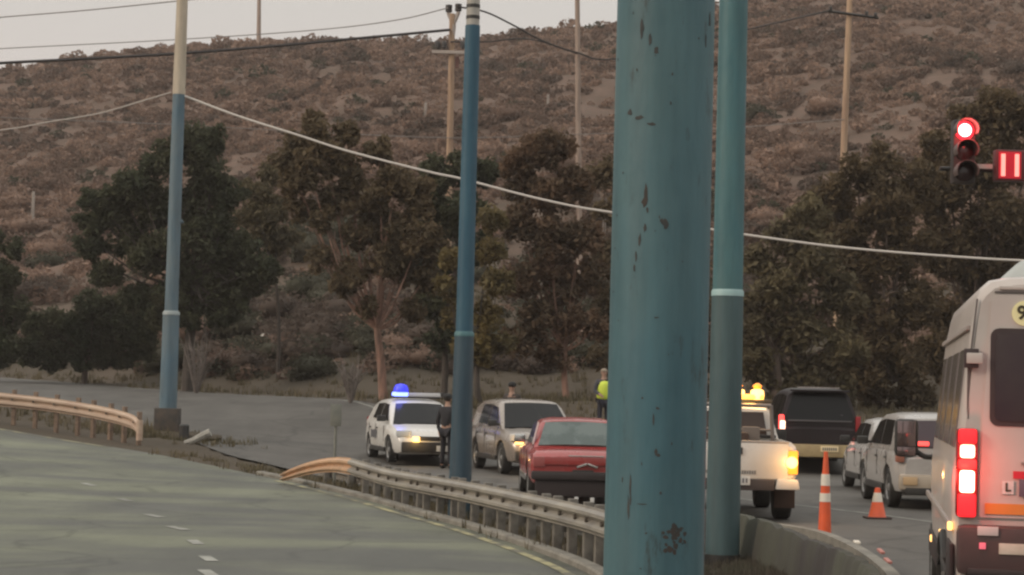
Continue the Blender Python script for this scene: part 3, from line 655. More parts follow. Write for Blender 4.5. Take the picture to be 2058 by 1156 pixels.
for (px, y0, y1, lb) in ((65, 385, 452, 'pale marker post on the hillside near the left edge'), (669, 398, 462, 'white marker post among the brown tree tops left of the blue pole'), (1101, 190, 216, 'small white marker post high on the hill left of the thin weathered pole'), (855, 206, 226, 'small white marker post left of the yellowish power pole'), (1213, 440, 498, 'pale marker post beside the thick teal pole')):
    D = depth_on_hill(px, y1); a_ = at(px, y1, D-.6); b_ = at(px, y0, D-.6); bm = B(); h = (b_-a_).z
    box(bm, (0, 0, h/2-.2), (.16*D/100, .16*D/100, h+.4), bev=.01, top=(.8, .8)); o = obj('marker_post', bm, mat('whitewashed_post', (.34, .3, .26), .8, col2=(.22, .19, .17), scale=6)); o.location = a_; tag(o, lb, 'post', 'marker posts on the hillside')

# cables
CABW = mat('white_cable', (.62, .57, .52), .6); CABD = mat('black_cable', (.03, .025, .025), .6); CABG = mat('grey_cable', (.22, .2, .19), .7)
def cable(label, pts, rad, m, n=6):
    P = [at(*p) for p in pts]; bm = B(); tube(bm, spline(P, n), rad, 6); o = obj('overhead_cable', bm, m); tag(o, label, 'cable', 'overhead cables')
cable('white cable sagging right from the leftmost pole behind the blue and teal poles', [(368, 192, 51), (480, 234, 51), (600, 272, 51), (700, 304, 51), (860, 345, 51), (930, 360, 51), (1060, 394, 51), (1160, 416, 51), (1235, 428, 51), (1440, 463, 51), (1500, 472, 51), (1600, 486, 51), (1700, 498, 51), (1850, 511, 51), (2058, 524, 51), (2300, 530, 51)], .032, CABW)
cable('thinner white cable sagging left from the leftmost pole', [(344, 186, 51), (270, 208, 52), (200, 228, 53), (100, 245, 54), (0, 262, 55), (-200, 280, 56), (-700, 290, 58)], .02, mat('dull_cable', (.4, .36, .33), .6))
cable('thick black cable crossing the hill from the left edge to the yellowish power pole', [(-900, 175, 73), (-400, 157, 77), (-60, 131, 80), (0, 127, 80.5), (340, 109, 83), (560, 92, 85), (700, 79, 86.5), (800, 70, 87.3), (905, 60, 87.8)], .065, CABD)
cable('black cable dropping right from the yellowish pole top toward the thin weathered pole', [(922, 14, 87.8), (975, 24, 88), (1030, 50, 89), (1090, 82, 90), (1160, 106, 91.7), (1240, 118, 92), (1500, 60, 90), (1665, 22, 83.8)], .04, CABD)
cable('dark cable crossing from the bright blue pole to the thin weathered pole', [(905, 84, 87.8), (980, 84, 88), (1040, 78, 88.6), (1090, 84, 90), (1160, 108, 91.8)], .035, CABD)
cable('topmost faint grey cable in the sky left of the leftmost pole', [(-700, 80, 100), (-60, 41, 100), (0, 35, 100), (160, 22, 98), (320, 6, 96), (450, -8, 94)], .03, CABG)
cable('faint grey cable low in the sky running to the yellowish pole top', [(-700, 130, 100), (-60, 103, 100), (0, 98, 100), (350, 80, 96), (640, 60, 92), (800, 40, 89), (901, 16, 87.8)], .025, CABG)
cable('thin dark cable crossing the mid hillside behind the trees', [(-700, 180, 90), (-60, 232, 90), (100, 240, 90), (340, 250, 89), (600, 264, 89), (905, 277, 87.8), (1160, 270, 91.8), (1400, 262, 90), (1697, 240, 83.8)], .02, CABG)

# ------------------------------------------------------------------ guardrails
ORAIL = mat('rail_orange', (.56, .35, .21), .6, col2=(.36, .25, .17), scale=3, detail=6)  # orange beam end, mottled by noise
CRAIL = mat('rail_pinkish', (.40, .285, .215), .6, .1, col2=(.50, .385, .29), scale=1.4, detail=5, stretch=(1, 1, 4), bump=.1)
GRAIL = mat('rail_grey', (.20, .185, .165), .6, .1, col2=(.31, .285, .24), scale=1.6, detail=5, stretch=(1, 1, 4), bump=.1)
DSOCK = mat('dark_post', (.07, .062, .052), .8, col2=(.13, .11, .09), scale=6)
def guardrail(label, path, m, pm, spacing, side, wav=.27, pt=.02):
    """path: list of world points of the beam's top edge"""
    o0 = path[0].copy(); o0.z = gz(o0.x, o0.y); root = thing('guardrail', label, 'guardrail', o0)
    P = spline([p-o0 for p in path], 10); bm = B()
    prof = [(0, 0), (.0, -.02), (.055, -.05), (.055, -.085), (.0, -.12), (-.015, -.135), (.0, -.15), (.055, -.185), (.055, -.22), (0, -.25), (0, -.27)]
    prof = prof+[(a-.012, b_) for a, b_ in prof[::-1]]
    rings = []
    for i, p in enumerate(P):
        d = P[min(i+1, len(P)-1)]-P[max(i-1, 0)]; d.z = 0; d.normalize(); n_ = Vector((d.y, -d.x, 0))*side
        rings.append([p+n_*a+Vector((0, 0, b_*wav/.27)) for a, b_ in prof])
    loft(bm, rings); obj('beam', bm, m, root, 35)
    acc = spacing*.4; k = 0
    for i in range(1, len(P)):
        acc += (P[i]-P[i-1]).length
        if acc >= spacing:
            acc -= spacing; p = P[i]; d = (P[i]-P[i-1]).normalized(); n_ = Vector((d.y, -d.x, 0)).normalized()*side
            g = gz(p.x+o0.x, p.y+o0.y)-o0.z; top_ = p.z+pt; q = Matrix.Rotation(math.atan2(d.y, d.x), 3, 'Z')
            bm = B(); c = p-n_*.12; h = top_-(g-.15); box(bm, (c.x, c.y, top_-h/2), (.09, .1, h), q, .006); obj('post', bm, pm, root)
            bm = B(); c = p-n_*.045; box(bm, (c.x, c.y, p.z-.135), (.07, .05, .2), q); 
            c = p+n_*.012; cyl(bm, c+Vector((0, 0, -.135)), c+n_*.03+Vector((0, 0, -.135)), .028, n=8); obj('bolt_block', bm, DSOCK, root)
    return root
pts = [(-420, 752, 48), (-220, 766, 47.8), (-40, 784, 47.5), (0, 789, 47.5), (100, 800, 47.3), (200, 816, 46.8), (262, 832, 46), (280, 846, 45.6)]
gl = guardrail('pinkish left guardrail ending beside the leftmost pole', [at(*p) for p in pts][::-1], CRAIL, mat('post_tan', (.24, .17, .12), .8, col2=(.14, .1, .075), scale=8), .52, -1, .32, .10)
# flared end plate of the left rail
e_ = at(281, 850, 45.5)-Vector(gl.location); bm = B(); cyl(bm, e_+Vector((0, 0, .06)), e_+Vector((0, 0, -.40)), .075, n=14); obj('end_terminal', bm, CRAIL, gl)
pts = [(705, 921, 33), (760, 937, 31.4), (800, 946, 30.1), (925, 966, 26.6), (1050, 990, 23.6), (1130, 1006, 21.8), (1207, 1024, 20), (1290, 1052, 18.2), (1340, 1090, 16.5)]
gn = guardrail('long grey guardrail curving along the road in front of the cars', [at(*p) for p in pts], GRAIL, mat('post_grey', (.2, .185, .16), .8, col2=(.11, .1, .085), scale=8), .66, 1, .27)
# buried orange end: continues from the grey beam down to the ground
o0 = Vector(gn.location); E = spline([at(705, 921, 33)-o0, at(660, 920, 34), at(610, 932, 35), at(570, 951, 35.8)], 1) if False else [at(705, 921, 33), at(685, 919, 33.5), at(655, 921, 34.2), at(620, 929, 34.9), at(590, 940, 35.4), at(568, 950, 35.8)]
P = spline([p-o0 for p in E], 6); bm = B(); rings = []
prof = [(0, 0), (.0, -.02), (.055, -.05), (.055, -.085), (.0, -.12), (-.015, -.135), (.0, -.15), (.055, -.185), (.055, -.22), (0, -.25), (0, -.27)]; prof = prof+[(a-.012, b_) for a, b_ in prof[::-1]]
for i, p in enumerate(P):
    d = P[min(i+1, len(P)-1)]-P[max(i-1, 0)]; d.z = 0; d.normalize(); n_ = Vector((-d.y, d.x, 0)); f = 1-.45*(i/len(P))**1.5
    rings.append([p+n_*a+Vector((0, 0, b_*f)) for a, b_ in prof])
loft(bm, rings); tag(obj('end_beam', bm, ORAIL, gn, 35), 'orange turned-down beam end')
# second rail behind, seen through the posts
pts = [at(640, 930, 38), at(800, 960, 33), at(925, 988, 29.2), at(1050, 1012, 26), at(1207, 1044, 22.5), at(1330, 1094, 19)]
guardrail('darker guardrail standing behind the long grey one', pts, mat('rail_dark', (.16, .15, .13), .7, .1, col2=(.22, .2, .17), scale=2), mat('post_grey', (.2, .185, .16)), 1.5, -1, .24)
for k, px in enumerate((1120, 1158, 1190)):
    D = 25.5-k*.5; p = at(px, 1014+k*2, D); bm = B(); box(bm, (0, 0, .0), (.05, .03, .11), bev=.008); cyl(bm, (0, 0, -.05), (0, 0, -.75), .012, n=8)
    o = obj('reflector_post', bm, PLATE); o.location = (p.x, D, p.z+.05); tag(o, ['leftmost', 'middle', 'rightmost'][k]+' of three short white reflector posts below the red car', 'post', 'short reflector posts')

# low ribbed barrier curving along the island
bm = B(); BP = spline([(2.15, 22.9, 0), (2.45, 22.0, 0), (2.80, 20.4, 0), (3.02, 18.6, 0), (3.02, 16.8, 0), (2.8, 15.0, 0), (2.5, 13.4, 0)], 14); rings = []
for i, p in enumerate(BP):
    d = (BP[min(i+1, len(BP)-1)]-BP[max(i-1, 0)]); d.normalize(); n_ = Vector((d.y, -d.x, 0)); g = gz(p.x, p.y); k = .018*math.sin(i*1.9); h_ = .43-.03*(i % 7 == 0)
    rings.append([Vector((p.x, p.y, g))+n_*a+Vector((0, 0, b_)) for a, b_ in ((.13+k, -.1), (.11+k, .06), (.055+k, h_-.05), (.03+k, h_), (-.05, h_), (-.07, h_-.05), (-.12, .06), (-.14, -.1))])
loft(bm, rings); o = obj('barrier', bm, mat('barrier_concrete', (.040, .035, .033), .9, col2=(.066, .068, .050), scale=.9, detail=7, contrast=(.4, .6), stretch=(1, 1, .25), bump=.3), smooth=50); tag(o, 'low dark ribbed barrier curving along the traffic island right of the slim teal pole', 'barrier')
# small sign back
p = at(673, 918, 36); r_ = thing('road_sign', 'small grey sign seen from behind above the orange rail end', 'sign', (p.x, 36, gz(p.x, 36))); l = Vector(r_.location)
sg = mat('sign_back', (.16, .17, .15), .6, .3, col2=(.22, .22, .19), scale=5)
bm = B(); z1 = at(673, 812, 36).z-l.z; cyl(bm, (0, 0, -.1), (0, .0, z1-.02), .028, n=10); obj('post', bm, sg, r_)
bm = B(); box(bm, (0, -.04, z1-.2), (.2, .015, .4), bev=.004); obj('sign_plate', bm, sg, r_)
# things by the left pole
p = at(370, 868, 49.8); bm = B(); cyl(bm, (0, 0, -.1), (0, 0, .34), .13, .12, 12); cyl(bm, (0, 0, .34), (0, 0, .38), .14, .1, 12); o = obj('bollard', bm, DARKP); o.location = (p.x, 49.8, gz(p.x, 49.8)); tag(o, 'short dark stub right of the leftmost pole base', 'bollard')
p = at(398, 872, 48.8); bm = B(); P = [Vector((-.32, 0, .02)), Vector((-.1, 0, .1)), Vector((.12, 0, .22)), Vector((.3, 0, .3))]; tube(bm, spline(P, 4), [.07+.003*i for i in range(13)], 8); o = obj('broken_kerb', bm, mat('pale_concrete', (.36, .35, .31), .85, col2=(.22, .21, .19), scale=8)); o.location = (p.x, 48.8, gz(p.x, 48.8)); tag(o, 'tilted pale concrete piece lying right of the leftmost pole', 'rubble')
# low earth bank round the pole foot
bm = B(); bmesh.ops.create_icosphere(bm, subdivisions=3, radius=1)
for v in bm.verts: v.co = Vector((v.co.x*1.3, v.co.y*1.1, v.co.z*.12+mnoise.noise(v.co*2)*.06))
p = at(345, 868, 50.8); o = obj('earth_mound', bm, SOIL); o.location = (p.x, 50.8, gz(p.x, 50.8)-.05); tag(o, kind='structure')
# line of dirt/kerb between roads
# ------------------------------------------------------------------ traffic light
RED_HOT = emat('red_lamp_hot', (1, .34, .30), 9); RED_DIM = emat('red_lamp', (1, .03, .05), 1.6)
D = 26.6; arm = at(1990, 332, D); s = FPX/D
tl = thing('traffic_light', 'traffic light showing red on an arm above the van', 'traffic light', (at(2150, 332, D).x+.6, D+.35, 0)); l = Vector(tl.location)
def tr(px, py, dy=0): return at(px, py, D)+Vector((0, dy, 0))-l
bm = B(); cyl(bm, (0, 0, 0), (0, 0, tr(2000, 332).z+.4), .09, .07, 16); obj('mast', bm, DARKP, tl)
bm = B(); cyl(bm, (0, 0, tr(2000, 336).z), tr(1900, 333, .35)*1.0, .045, .03, 12); obj('arm', bm, DARKP, tl)
c = tr(1939, 304); bm = B(); box(bm, c+Vector((0, .12, -.0)), (.30, .2, .86), bev=.03); obj('housing', bm, mat('signal_grey', (.028, .022, .02), .6, col2=(.04, .03, .028), scale=6), tl)
for (py, kind) in ((262, 'red'), (304, 'amber'), (346, 'green')):
    c = tr(1939, py); bm = B()
    lathe(bm, c+Vector((0, .02, 0)), [(.13, 0), (.12, .02), (.08, .035), (.02, .045)], (0, -1, 0)); ln = obj('lens', bm, RED_DIM if kind == 'red' else mat('lens_off_'+kind, (.03, .015, .015), .2), tl)
    if kind == 'red':
        bm = B(); lathe(bm, c+Vector((0, -.015, 0)), [(.088, 0), (.075, .025), (.02, .035)], (0, -1, 0)); obj('lamp', bm, RED_HOT, ln)
    # visor: open half tube over the lens
    bm = B(); n_ = 14; ra = []; rb = []
    for k in range(n_+1):
        a = math.radians(-25+230*k/n_); ra.append(c+Vector((math.cos(a)*.15, .02, math.sin(a)*.15))); rb.append(c+Vector((math.cos(a)*.15, -.22+.05*abs(math.sin(a)), math.sin(a)*.15)))
    ri = [p+(c-p)*.06 for p in ra]; rj = [p+(Vector((c.x, p.y, c.z))-p)*.06 for p in rb]
    ri = [Vector((p.x, .02+c.y, p.z)) for p in ri]
    loft(bm, [ra, rb, rj, ri], closed=False); obj('visor', bm, mat('visor_grey', (.085, .06, .055), .5), tl)
bm = B(); cyl(bm, tr(1939, 262, .2), tr(1939, 262, .25), .05); box(bm, tr(1975, 333, .1), (.3, .06, .06)); obj('bracket', bm, WMET, tl)
li = bpy.data.lights.new('red_signal_glow', 'POINT'); li.energy = 18; li.color = (1, .05, .05); li.shadow_soft_size = .08; lo = bpy.data.objects.new('red_signal_glow', li); COL.objects.link(lo); lo.location = tr(1939, 262, -.3); lo.parent = tl
ct = thing('countdown_timer', 'red countdown display reading 11 beside the traffic light', 'signal timer', at(2030, 332, D)+Vector((0, .0, 0))); 
bm = B(); box(bm, (0.02, .1, 0), (.42, .18, .42), bev=.02); obj('housing', bm, mat('timer_box', (.09, .02, .02), .5), ct)
bm = B()
box(bm, (-.092, 0, 0), (.055, .02, .30)); obj('digit', bm, emat('digit_red', (1, .32, .26), 1.3), ct)
bm = B(); box(bm, (.092, 0, 0), (.055, .02, .30)); obj('digit', bm, MATS['digit_red'], ct)
bm = B(); box(bm, (0, .008, 0), (.3, .012, .36)); obj('display_panel', bm, emat('panel_red', (.5, .005, .02), .5), ct)

# ------------------------------------------------------------------ vehicles (local frame: front toward +Y, origin on the ground under the middle)
def carmat(name, c, metal=.0, dirt=None):
    return mat(name, c, .32, metal, dirt or tuple(k*.72 for k in c), 1.1, 6, (.42, .75), coat=.35, spec=.5, rvar=.1)
def body_rings(st):
    """st: (y, halfwidth, zbottom, ztop, crown) cross sections of the lower body"""
    R_ = []
    for y, w_, zb, zt, cr_ in st:
        h = zt-zb
        half = [(w_*.80, zb), (w_*.93, zb+.05*h), (w_*.985, zb+.22*h), (w_, zb+.5*h), (w_*.99, zb+.72*h), (w_*.955, zb+.90*h), (w_*.88, zt), (w_*.5, zt+cr_), (0, zt+cr_*1.2)]
        R_.append([Vector((-x, y, z)) for x, z in half]+[Vector((x, y, z)) for x, z in half[::-1][1:]])
    return R_
def cut_cyl(o, cyls):
    for c, r, wd in cyls:
        bm = B(); cyl(bm, Vector(c)-Vector((wd/2, 0, 0)), Vector(c)+Vector((wd/2, 0, 0)), r, n=28); bmesh.ops.recalc_face_normals(bm, faces=bm.faces[:])
        me = bpy.data.meshes.new('cut'); bm.to_mesh(me); bm.free(); k = bpy.data.objects.new('cut', me); COL.objects.link(k)
        md = o.modifiers.new('b', 'BOOLEAN'); md.operation = 'DIFFERENCE'; md.solver = 'EXACT'; md.object = k
        par = o.parent; loc = None
        o.parent = None; bpy.context.view_layer.update()
        dg = bpy.context.evaluated_depsgraph_get(); nm = bpy.data.meshes.new_from_object(o.evaluated_get(dg)); o.modifiers.clear(); o.data = nm; o.parent = par
        bpy.data.objects.remove(k)
    o.data.shade_smooth(); o.data.set_sharp_from_angle(angle=R(32))
def wheel(root, x, y, r, wd, side):
    bm = B(); lathe(bm, (x-side*wd/2, y, r), [(r*.62, 0), (r*.9, -.0), (r, .03), (r, wd-.03), (r*.93, wd), (r*.66, wd-.005), (r*.62, wd-.03)], (side, 0, 0), 28)
    wh = obj('wheel', bm, RUBBER, root)
    bm = B(); lathe(bm, (x+side*(wd/2-.06), y, r), [(r*.67, 0), (r*.67, .052), (r*.6, .045), (r*.52, .02), (r*.2, .03), (r*.12, .05), (.01, .055)], (side, 0, 0), 20); obj('rim', bm, RIM, wh)
    return wh
class Car: pass
def car(name, label, cat, loc, heading, sp, group=None):
    """sp: L,W,belt list (y,z), roof list (y,z), gw (halfwidth at belt, halfwidth at roof), wr, axles (front y, rear y), paint"""
    root = thing(name, label, cat, (loc[0], loc[1], gz(loc[0], loc[1])), heading, group)
    L, W = sp['L'], sp['W']; zb = sp.get('zb', .22); hl = L/2; hw = W/2; P = sp['paint']; trim = sp.get('trim', P)
    by = np.array([b[0] for b in sp['belt']]); bz = np.array([b[1] for b in sp['belt']]); belt = lambda y: float(np.interp(y, by, bz))
    wy = [-hl, -hl+.06, -hl+.3, -hl+.8, -.4, .4, hl-1.0, hl-.5, hl-.2, hl-.04, hl]; ww = [.80, .9, .965, 1, 1, 1, 1, .965, .90, .80, .70] if not sp.get('boxy') else [.93, .965, .985, 1, 1, 1, 1, .985, .965, .94, .9]
    st = []
    ysm = sorted(set(wy+[b[0] for b in sp['belt'][1:-1]]))
    for y in ysm:
        k = float(np.interp(y, wy, ww)); e_ = min(1, (hl-abs(y))/.12); zt = belt(y)
        st.append((y, hw*k, zb+.06*(1-e_), zt-.05*(1-e_), .02))
    bo = obj('body', loft(B(), body_rings(st)), P, root, 32)
    wr = sp['wr']; af, ar = sp['axles']
    cut_cyl(bo, [((s_*hw, y, wr), wr*1.16, .5) for s_ in (-1, 1) for y in (af, ar)])
    for s_ in (-1, 1):
        for y in (af, ar): wheel(root, s_*(hw-.12), y, wr, .2, s_)
    # greenhouse
    gb, gr = sp['gw']; zr = max(z for _, z in sp['roof']); zbm = belt(0)-.02
    xw = lambda z: gb+(gr-gb)*min(1.05, max(0, (z-zbm)/(zr-zbm)))
    rl = sp['roof']; rings = []
    for y, z in rl:
        b0 = belt(y)-.03; z = max(z, b0+.01); h = z-b0
        half = [(xw(b0), b0), (xw(b0+h*.5), b0+h*.5), (xw(z-.10*min(1, h*3)), z-.10*min(1, h*3)), (xw(z)-.05, z-.025*min(1, h*3)), (xw(z)*.7, z+.006), (0, z+.018*min(1, h*3))]
        rings.append([Vector((-x, y, q)) for x, q in half]+[Vector((x, y, q)) for x, q in half[::-1][1:]])
    obj('cabin', loft(B(), rings), trim if sp.get('trim') else P, root, 32)
    # glass: end screens on the sloping ends, given by two roofline indices
    def screen(nm, y0, z0, y1, z1, ins=.07, up=.0, mm=GLASS, sgn=1):
        a, b_ = Vector((0, y0, z0)), Vector((0, y1, z1)); d = (b_-a).normalized(); n_ = Vector((1, 0, 0)).cross(d).normalized()
        if n_.y*sgn < 0: n_ = -n_
        xa, xb = xw(z0)-ins, xw(z1)-ins-.02; c0, c1 = a+d*.03, b_-d*.04; o_ = n_*.012
        N = 6; r1 = []
        pts = []
        for k in range(N+1):
            t_ = k/N*2-1; bow = n_*(.035*(1-t_*t_)); pts.append((c0+Vector((xa*t_, 0, 0))+o_+bow, c1+Vector((xb*t_, 0, 0))+o_+bow*.8))
        bm = B(); loft(bm, [[p, q, q-n_*.05, p-n_*.05] for p, q in pts]); return obj(nm, bm, mm, root, 30)
    f0, f1, r1, r0 = sp['screens']     # indices in roofline: windshield base, top, rear top, rear base
    # roofline goes from front (+y) to rear (-y)
    screen('windshield', rl[f0][0], rl[f0][1], rl[f1][0], rl[f1][1], sgn=1)
    rw = screen('rear_window', rl[r0][0], rl[r0][1]+sp.get('rwup', 0), rl[r1][0], rl[r1][1], sgn=-1, mm=sp.get('rglass', GLASS))
    for s_ in (-1, 1):
        for w_ in sp['sidewin']:
            pts = [Vector((s_*(xw(z)+.006), y, z)) for y, z in w_]; n_ = Vector((s_, 0, (gb-gr)/(zr-zbm))).normalized()
            bm = B(); poly(bm, [p+n_*.006 for p in pts], .02, n_); obj('side_window', bm, GLASS, root, 0)
        my = sp['mirror'][0]; bm = B(); box(bm, (s_*(xw(sp['mirror'][1])+.16), my, sp['mirror'][1]), (.2, .09, .14), bev=.025); box(bm, (s_*(xw(sp['mirror'][1])+.05), my, sp['mirror'][1]-.03), (.1, .05, .04)); obj('mirror', bm, sp.get('mirrorm', DARKP), root)
        # door seams, handles, sill
        for y in sp['doors']:
            bm = B(); box(bm, (s_*(hw-.002), y, (zb+.2+belt(y))/2), (.012, .012, belt(y)-zb-.32)); obj('door_seam', bm, DARKP, root, 0)
        for y in sp['doors'][1:]: bm = B(); box(bm, (s_*(hw*.995), y+.12, belt(y)-.16), (.03, .16, .03), bev=.008); obj('door_handle', bm, sp.get('handlem', DARKP), root)
        bm = B(); box(bm, (s_*(hw*.985), (af+ar)/2, zb+.07), (.04, (af-ar)-wr*2.4, .11), bev=.01); obj('sill', bm, sp.get('sillm', DARKP), root)
    C_ = Car(); C_.root = root; C_.xw = xw; C_.hl = hl; C_.hw = hw; C_.belt = belt; C_.P = P; C_.zb = zb; return C_
def part(C_, nm, m, c, s_, bev=.015, rot=None, top=None):
    bm = B(); box(bm, c, s_, rot, bev, top); return obj(nm, bm, m, C_.root, 35)
WHITE = carmat('white_paint', (.62, .61, .58), dirt=(.5, .48, .44)); SILVER = carmat('silver_beige_paint', (.30, .26, .225), .25); REDP = carmat('red_paint', (.33, .050, .048), dirt=(.25, .048, .044)); BLK = mat('black_paint', (.016, .012, .013), .4, col2=(.024, .018, .02), scale=1.2, spec=.25)
AMB_L = emat('amber_lamp', (1, .56, .16), 3.2); AMB_D = emat('amber_lamp_dim', (1, .32, .03), 1.2)
TAILR = mat('tail_red', (.25, .012, .015), .25); TAIL_L = emat('tail_red_lit', (1, .07, .06), 2.2); TAIL_H = emat('tail_red_hot', (1, .55, .40), 3)
BLUE_L = emat('blue_beacon', (.22, .30, 1), 3); BLUE_D = emat('blue_beacon_dim', (.05, .06, .9), .7)
def lamp(root, loc, e_, col, r=.06):
    li = bpy.data.lights.new('lamp_light', 'POINT'); li.energy = e_; li.color = col; li.shadow_soft_size = r; o = bpy.data.objects.new('lamp_light', li); COL.objects.link(o); o.location = loc; o.parent = root
def hdg(dx, dy): return math.atan2(-dx, dy)     # rotation that points +Y along (dx, dy)

# --- police hatchback facing us
hatch = dict(L=3.95, W=1.68, belt=[(-1.98, .80), (-1.7, .92), (-.6, .93), (.75, .90), (1.2, .86), (1.7, .74), (1.98, .6)],
    roof=[(1.12, .86), (.42, 1.36), (.15, 1.43), (-.5, 1.46), (-1.2, 1.43), (-1.5, 1.38), (-1.86, .93)], gw=(.76, .58), wr=.3, axles=(1.25, -1.22),
    screens=(0, 1, 5, 6), sidewin=[[(.78, .96), (.28, 1.32), (-.22, 1.35), (-.22, .96)], [(-.32, .97), (-.32, 1.35), (-1.0, 1.33), (-1.15, .99)]],
    mirror=(.72, 1.0), doors=[.78, -.27, -1.1])
p = at(838, 926, 47.6); h = hdg(.24, -.97)
C_ = car('police_car', 'white police car with blue lit beacon facing the camera', 'car', (p.x-.12, 48.1), h, dict(hatch, paint=WHITE))
R_ = C_.root
part(C_, 'lower_bumper', DARKP, (0, 1.955, .38), (1.3, .1, .24), .03); part(C_, 'grille', DARKP, (0, 1.965, .58), (.55, .05, .1), .01)
for s_ in (-1, 1):
    hl = part(C_, 'headlight', HEADL, (s_*.58, 1.83, .68), (.32, .2, .15), .04, Matrix.Rotation(-s_*.45, 3, 'Z'))
    part(C_, 'fog_light', AMB_L if s_ > 0 else HEADL, (s_*.34, 2.0, .56), (.16, .05, .12), .02)
    part(C_, 'tail_light', TAILR, (s_*.68, -1.9, .85), (.14, .12, .3), .03)
part(C_, 'number_plate', PLATE, (-.30, 2.01, .36), (.36, .02, .13), .004)
part(C_, 'bonnet_seam', DARKP, (0, 1.17, .872), (1.2, .03, .012), 0)
part(C_, 'roof_bar', DARKP, (0, .1, 1.50), (1.12, .16, .05), .01)
part(C_, 'light_bar', mat('light_bar_white', (.55, .55, .55), .3), (-.17, .1, 1.56), (.82, .24, .09), .03)
part(C_, 'light_bar_end', DARKP, (-.6, .1, 1.575), (.12, .25, .10), .03)
part(C_, 'beacon', BLUE_L, (.36, .1, 1.565), (.34, .25, .1), .03); 
bm = B(); lathe(bm, (.34, .1, 1.61), [(.17, 0), (.17, .08), (.13, .17), (.02, .2)]); obj('beacon_dome', bm, BLUE_D, R_)
lamp(R_, (.42, .3, 1.80), 5, (.12, .15, 1), .12); lamp(R_, (.34, 2.2, .55), 5, (1, .6, .2)); R_.scale = (1.06, 1.06, 1.02)
for s_ in (-1, 1):
    bm = B()
    for k in range(5): box(bm, (s_*.846, -.75+k*.16, .62), (.006, .11, .17 if k % 2 else .2))
    obj('door_lettering', bm, mat('dark_lettering', (.12, .12, .13), .6), R_, 0)
# --- silver SUV facing us
suv = dict(L=4.3, W=1.76, belt=[(-2.15, .86), (-1.9, 1.0), (-.5, 1.0), (.85, .99), (1.3, .96), (1.85, .86), (2.15, .68)],
    roof=[(1.2, .96), (.42, 1.53), (.25, 1.575), (-.5, 1.60), (-1.5, 1.57), (-1.8, 1.5), (-2.08, 1.0)], gw=(.81, .67), wr=.34, axles=(1.35, -1.28), zb=.26,
    screens=(0, 1, 5, 6), sidewin=[[(.85, 1.04), (.35, 1.42), (-.2, 1.48), (-.2, 1.04)], [(-.3, 1.04), (-.3, 1.48), (-1.1, 1.47), (-1.25, 1.05)]], mirror=(.85, 1.08), doors=[.85, -.25, -1.2])
C_ = car('parked_car', 'silver beige car with amber light on, between the blue pole and the red car', 'car', (.38, 44.6), hdg(.22, -.97), dict(suv, paint=SILVER)); R_ = C_.root
for s_ in (-1, 1):
    part(C_, 'headlight', HEADL, (s_*.63, 2.0, .80), (.34, .22, .16), .04, Matrix.Rotation(-s_*.4, 3, 'Z'))
    part(C_, 'tail_light', TAILR, (s_*.72, -2.08, .95), (.14, .12, .3), .03)
    part(C_, 'indicator', AMB_L if s_ > 0 else HEADL, (s_*.62, 2.10, .72), (.18, .08, .12), .02)
part(C_, 'grille', DARKP, (0, 2.13, .66), (.8, .06, .14), .02); part(C_, 'lower_bumper', DARKP, (0, 2.12, .42), (1.4, .1, .2), .03); part(C_, 'bonnet_seam', DARKP, (0, 1.26, .975), (1.3, .03, .012), 0)
part(C_, 'number_plate', PLATE, (0, 2.18, .43), (.36, .02, .13), .004)
bm = B(); tube(bm, [(.35, -.3, 1.6), (.33, -.5, 1.78)], .008, 5); obj('aerial', bm, DARKP, R_)
lamp(R_, (.62, 2.35, .74), 5, (1, .55, .18))
# --- old red sedan, rear towards us
sed = dict(L=4.7, W=1.80, boxy=True, belt=[(-2.35, .80), (-2.2, .84), (-1.35, .89), (-.3, .90), (.9, .88), (1.5, .86), (2.2, .80), (2.35, .7)],
    roof=[(1.0, .88), (.42, 1.30), (.2, 1.35), (-.4, 1.38), (-.95, 1.36), (-1.15, 1.33), (-1.62, .90)], gw=(.80, .66), wr=.32, axles=(1.45, -1.35), zb=.3,
    screens=(0, 1, 5, 6), sidewin=[[(.72, .93), (.3, 1.26), (-.2, 1.3), (-.2, .93)], [(-.3, .93), (-.3, 1.3), (-.9, 1.28), (-1.25, .95)]], mirror=(.75, .98), doors=[.8, -.25, -1.15],
    rglass=mat('lit_through_glass', (.06, .085, .08), .12, col2=(.10, .13, .125), scale=2.5, contrast=(.45, .55)), handlem=CHROME, sillm=CHROME, mirrorm=CHROME)  # rear glass is opaque; light seen through the cabin is in its colour
C_ = car('classic_car', 'old red sedan seen from behind, partly hidden by the thick teal pole', 'car', (1.13, 34.5), hdg(-.04, 1), dict(sed, paint=REDP)); R_ = C_.root; R_.scale = (.96, .97, .985)
part(C_, 'bumper', mat('dark_bumper', (.035, .028, .028), .5), (0, -2.36, .46), (1.74, .12, .14), .03)
part(C_, 'rear_valance', mat('rear_valance', (.03, .022, .022), .7), (0, -2.335, .27), (1.6, .06, .30), .02)
part(C_, 'rear_panel', REDP, (0, -2.362, .70), (1.3, .035, .13), .01); part(C_, 'trim_strip', CHROME, (.05, -2.375, .785), (.6, .02, .018), .004)
for s_ in (-1, 1):
    part(C_, 'tail_light', mat('faded_tail_light', (.32, .09, .085), .3), (s_*.74, -2.345, .68), (.2, .06, .17), .02)
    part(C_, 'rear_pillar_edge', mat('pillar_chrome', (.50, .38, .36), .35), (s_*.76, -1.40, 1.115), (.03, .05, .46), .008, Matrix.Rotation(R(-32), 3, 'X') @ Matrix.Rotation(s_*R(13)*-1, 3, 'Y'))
    q = Matrix.Rotation(s_*R(20), 3, 'Y'); part(C_, 'emblem_wing', CHROME, (.07+s_*.09, -2.385, .63), (.18, .015, .035), .004, q)
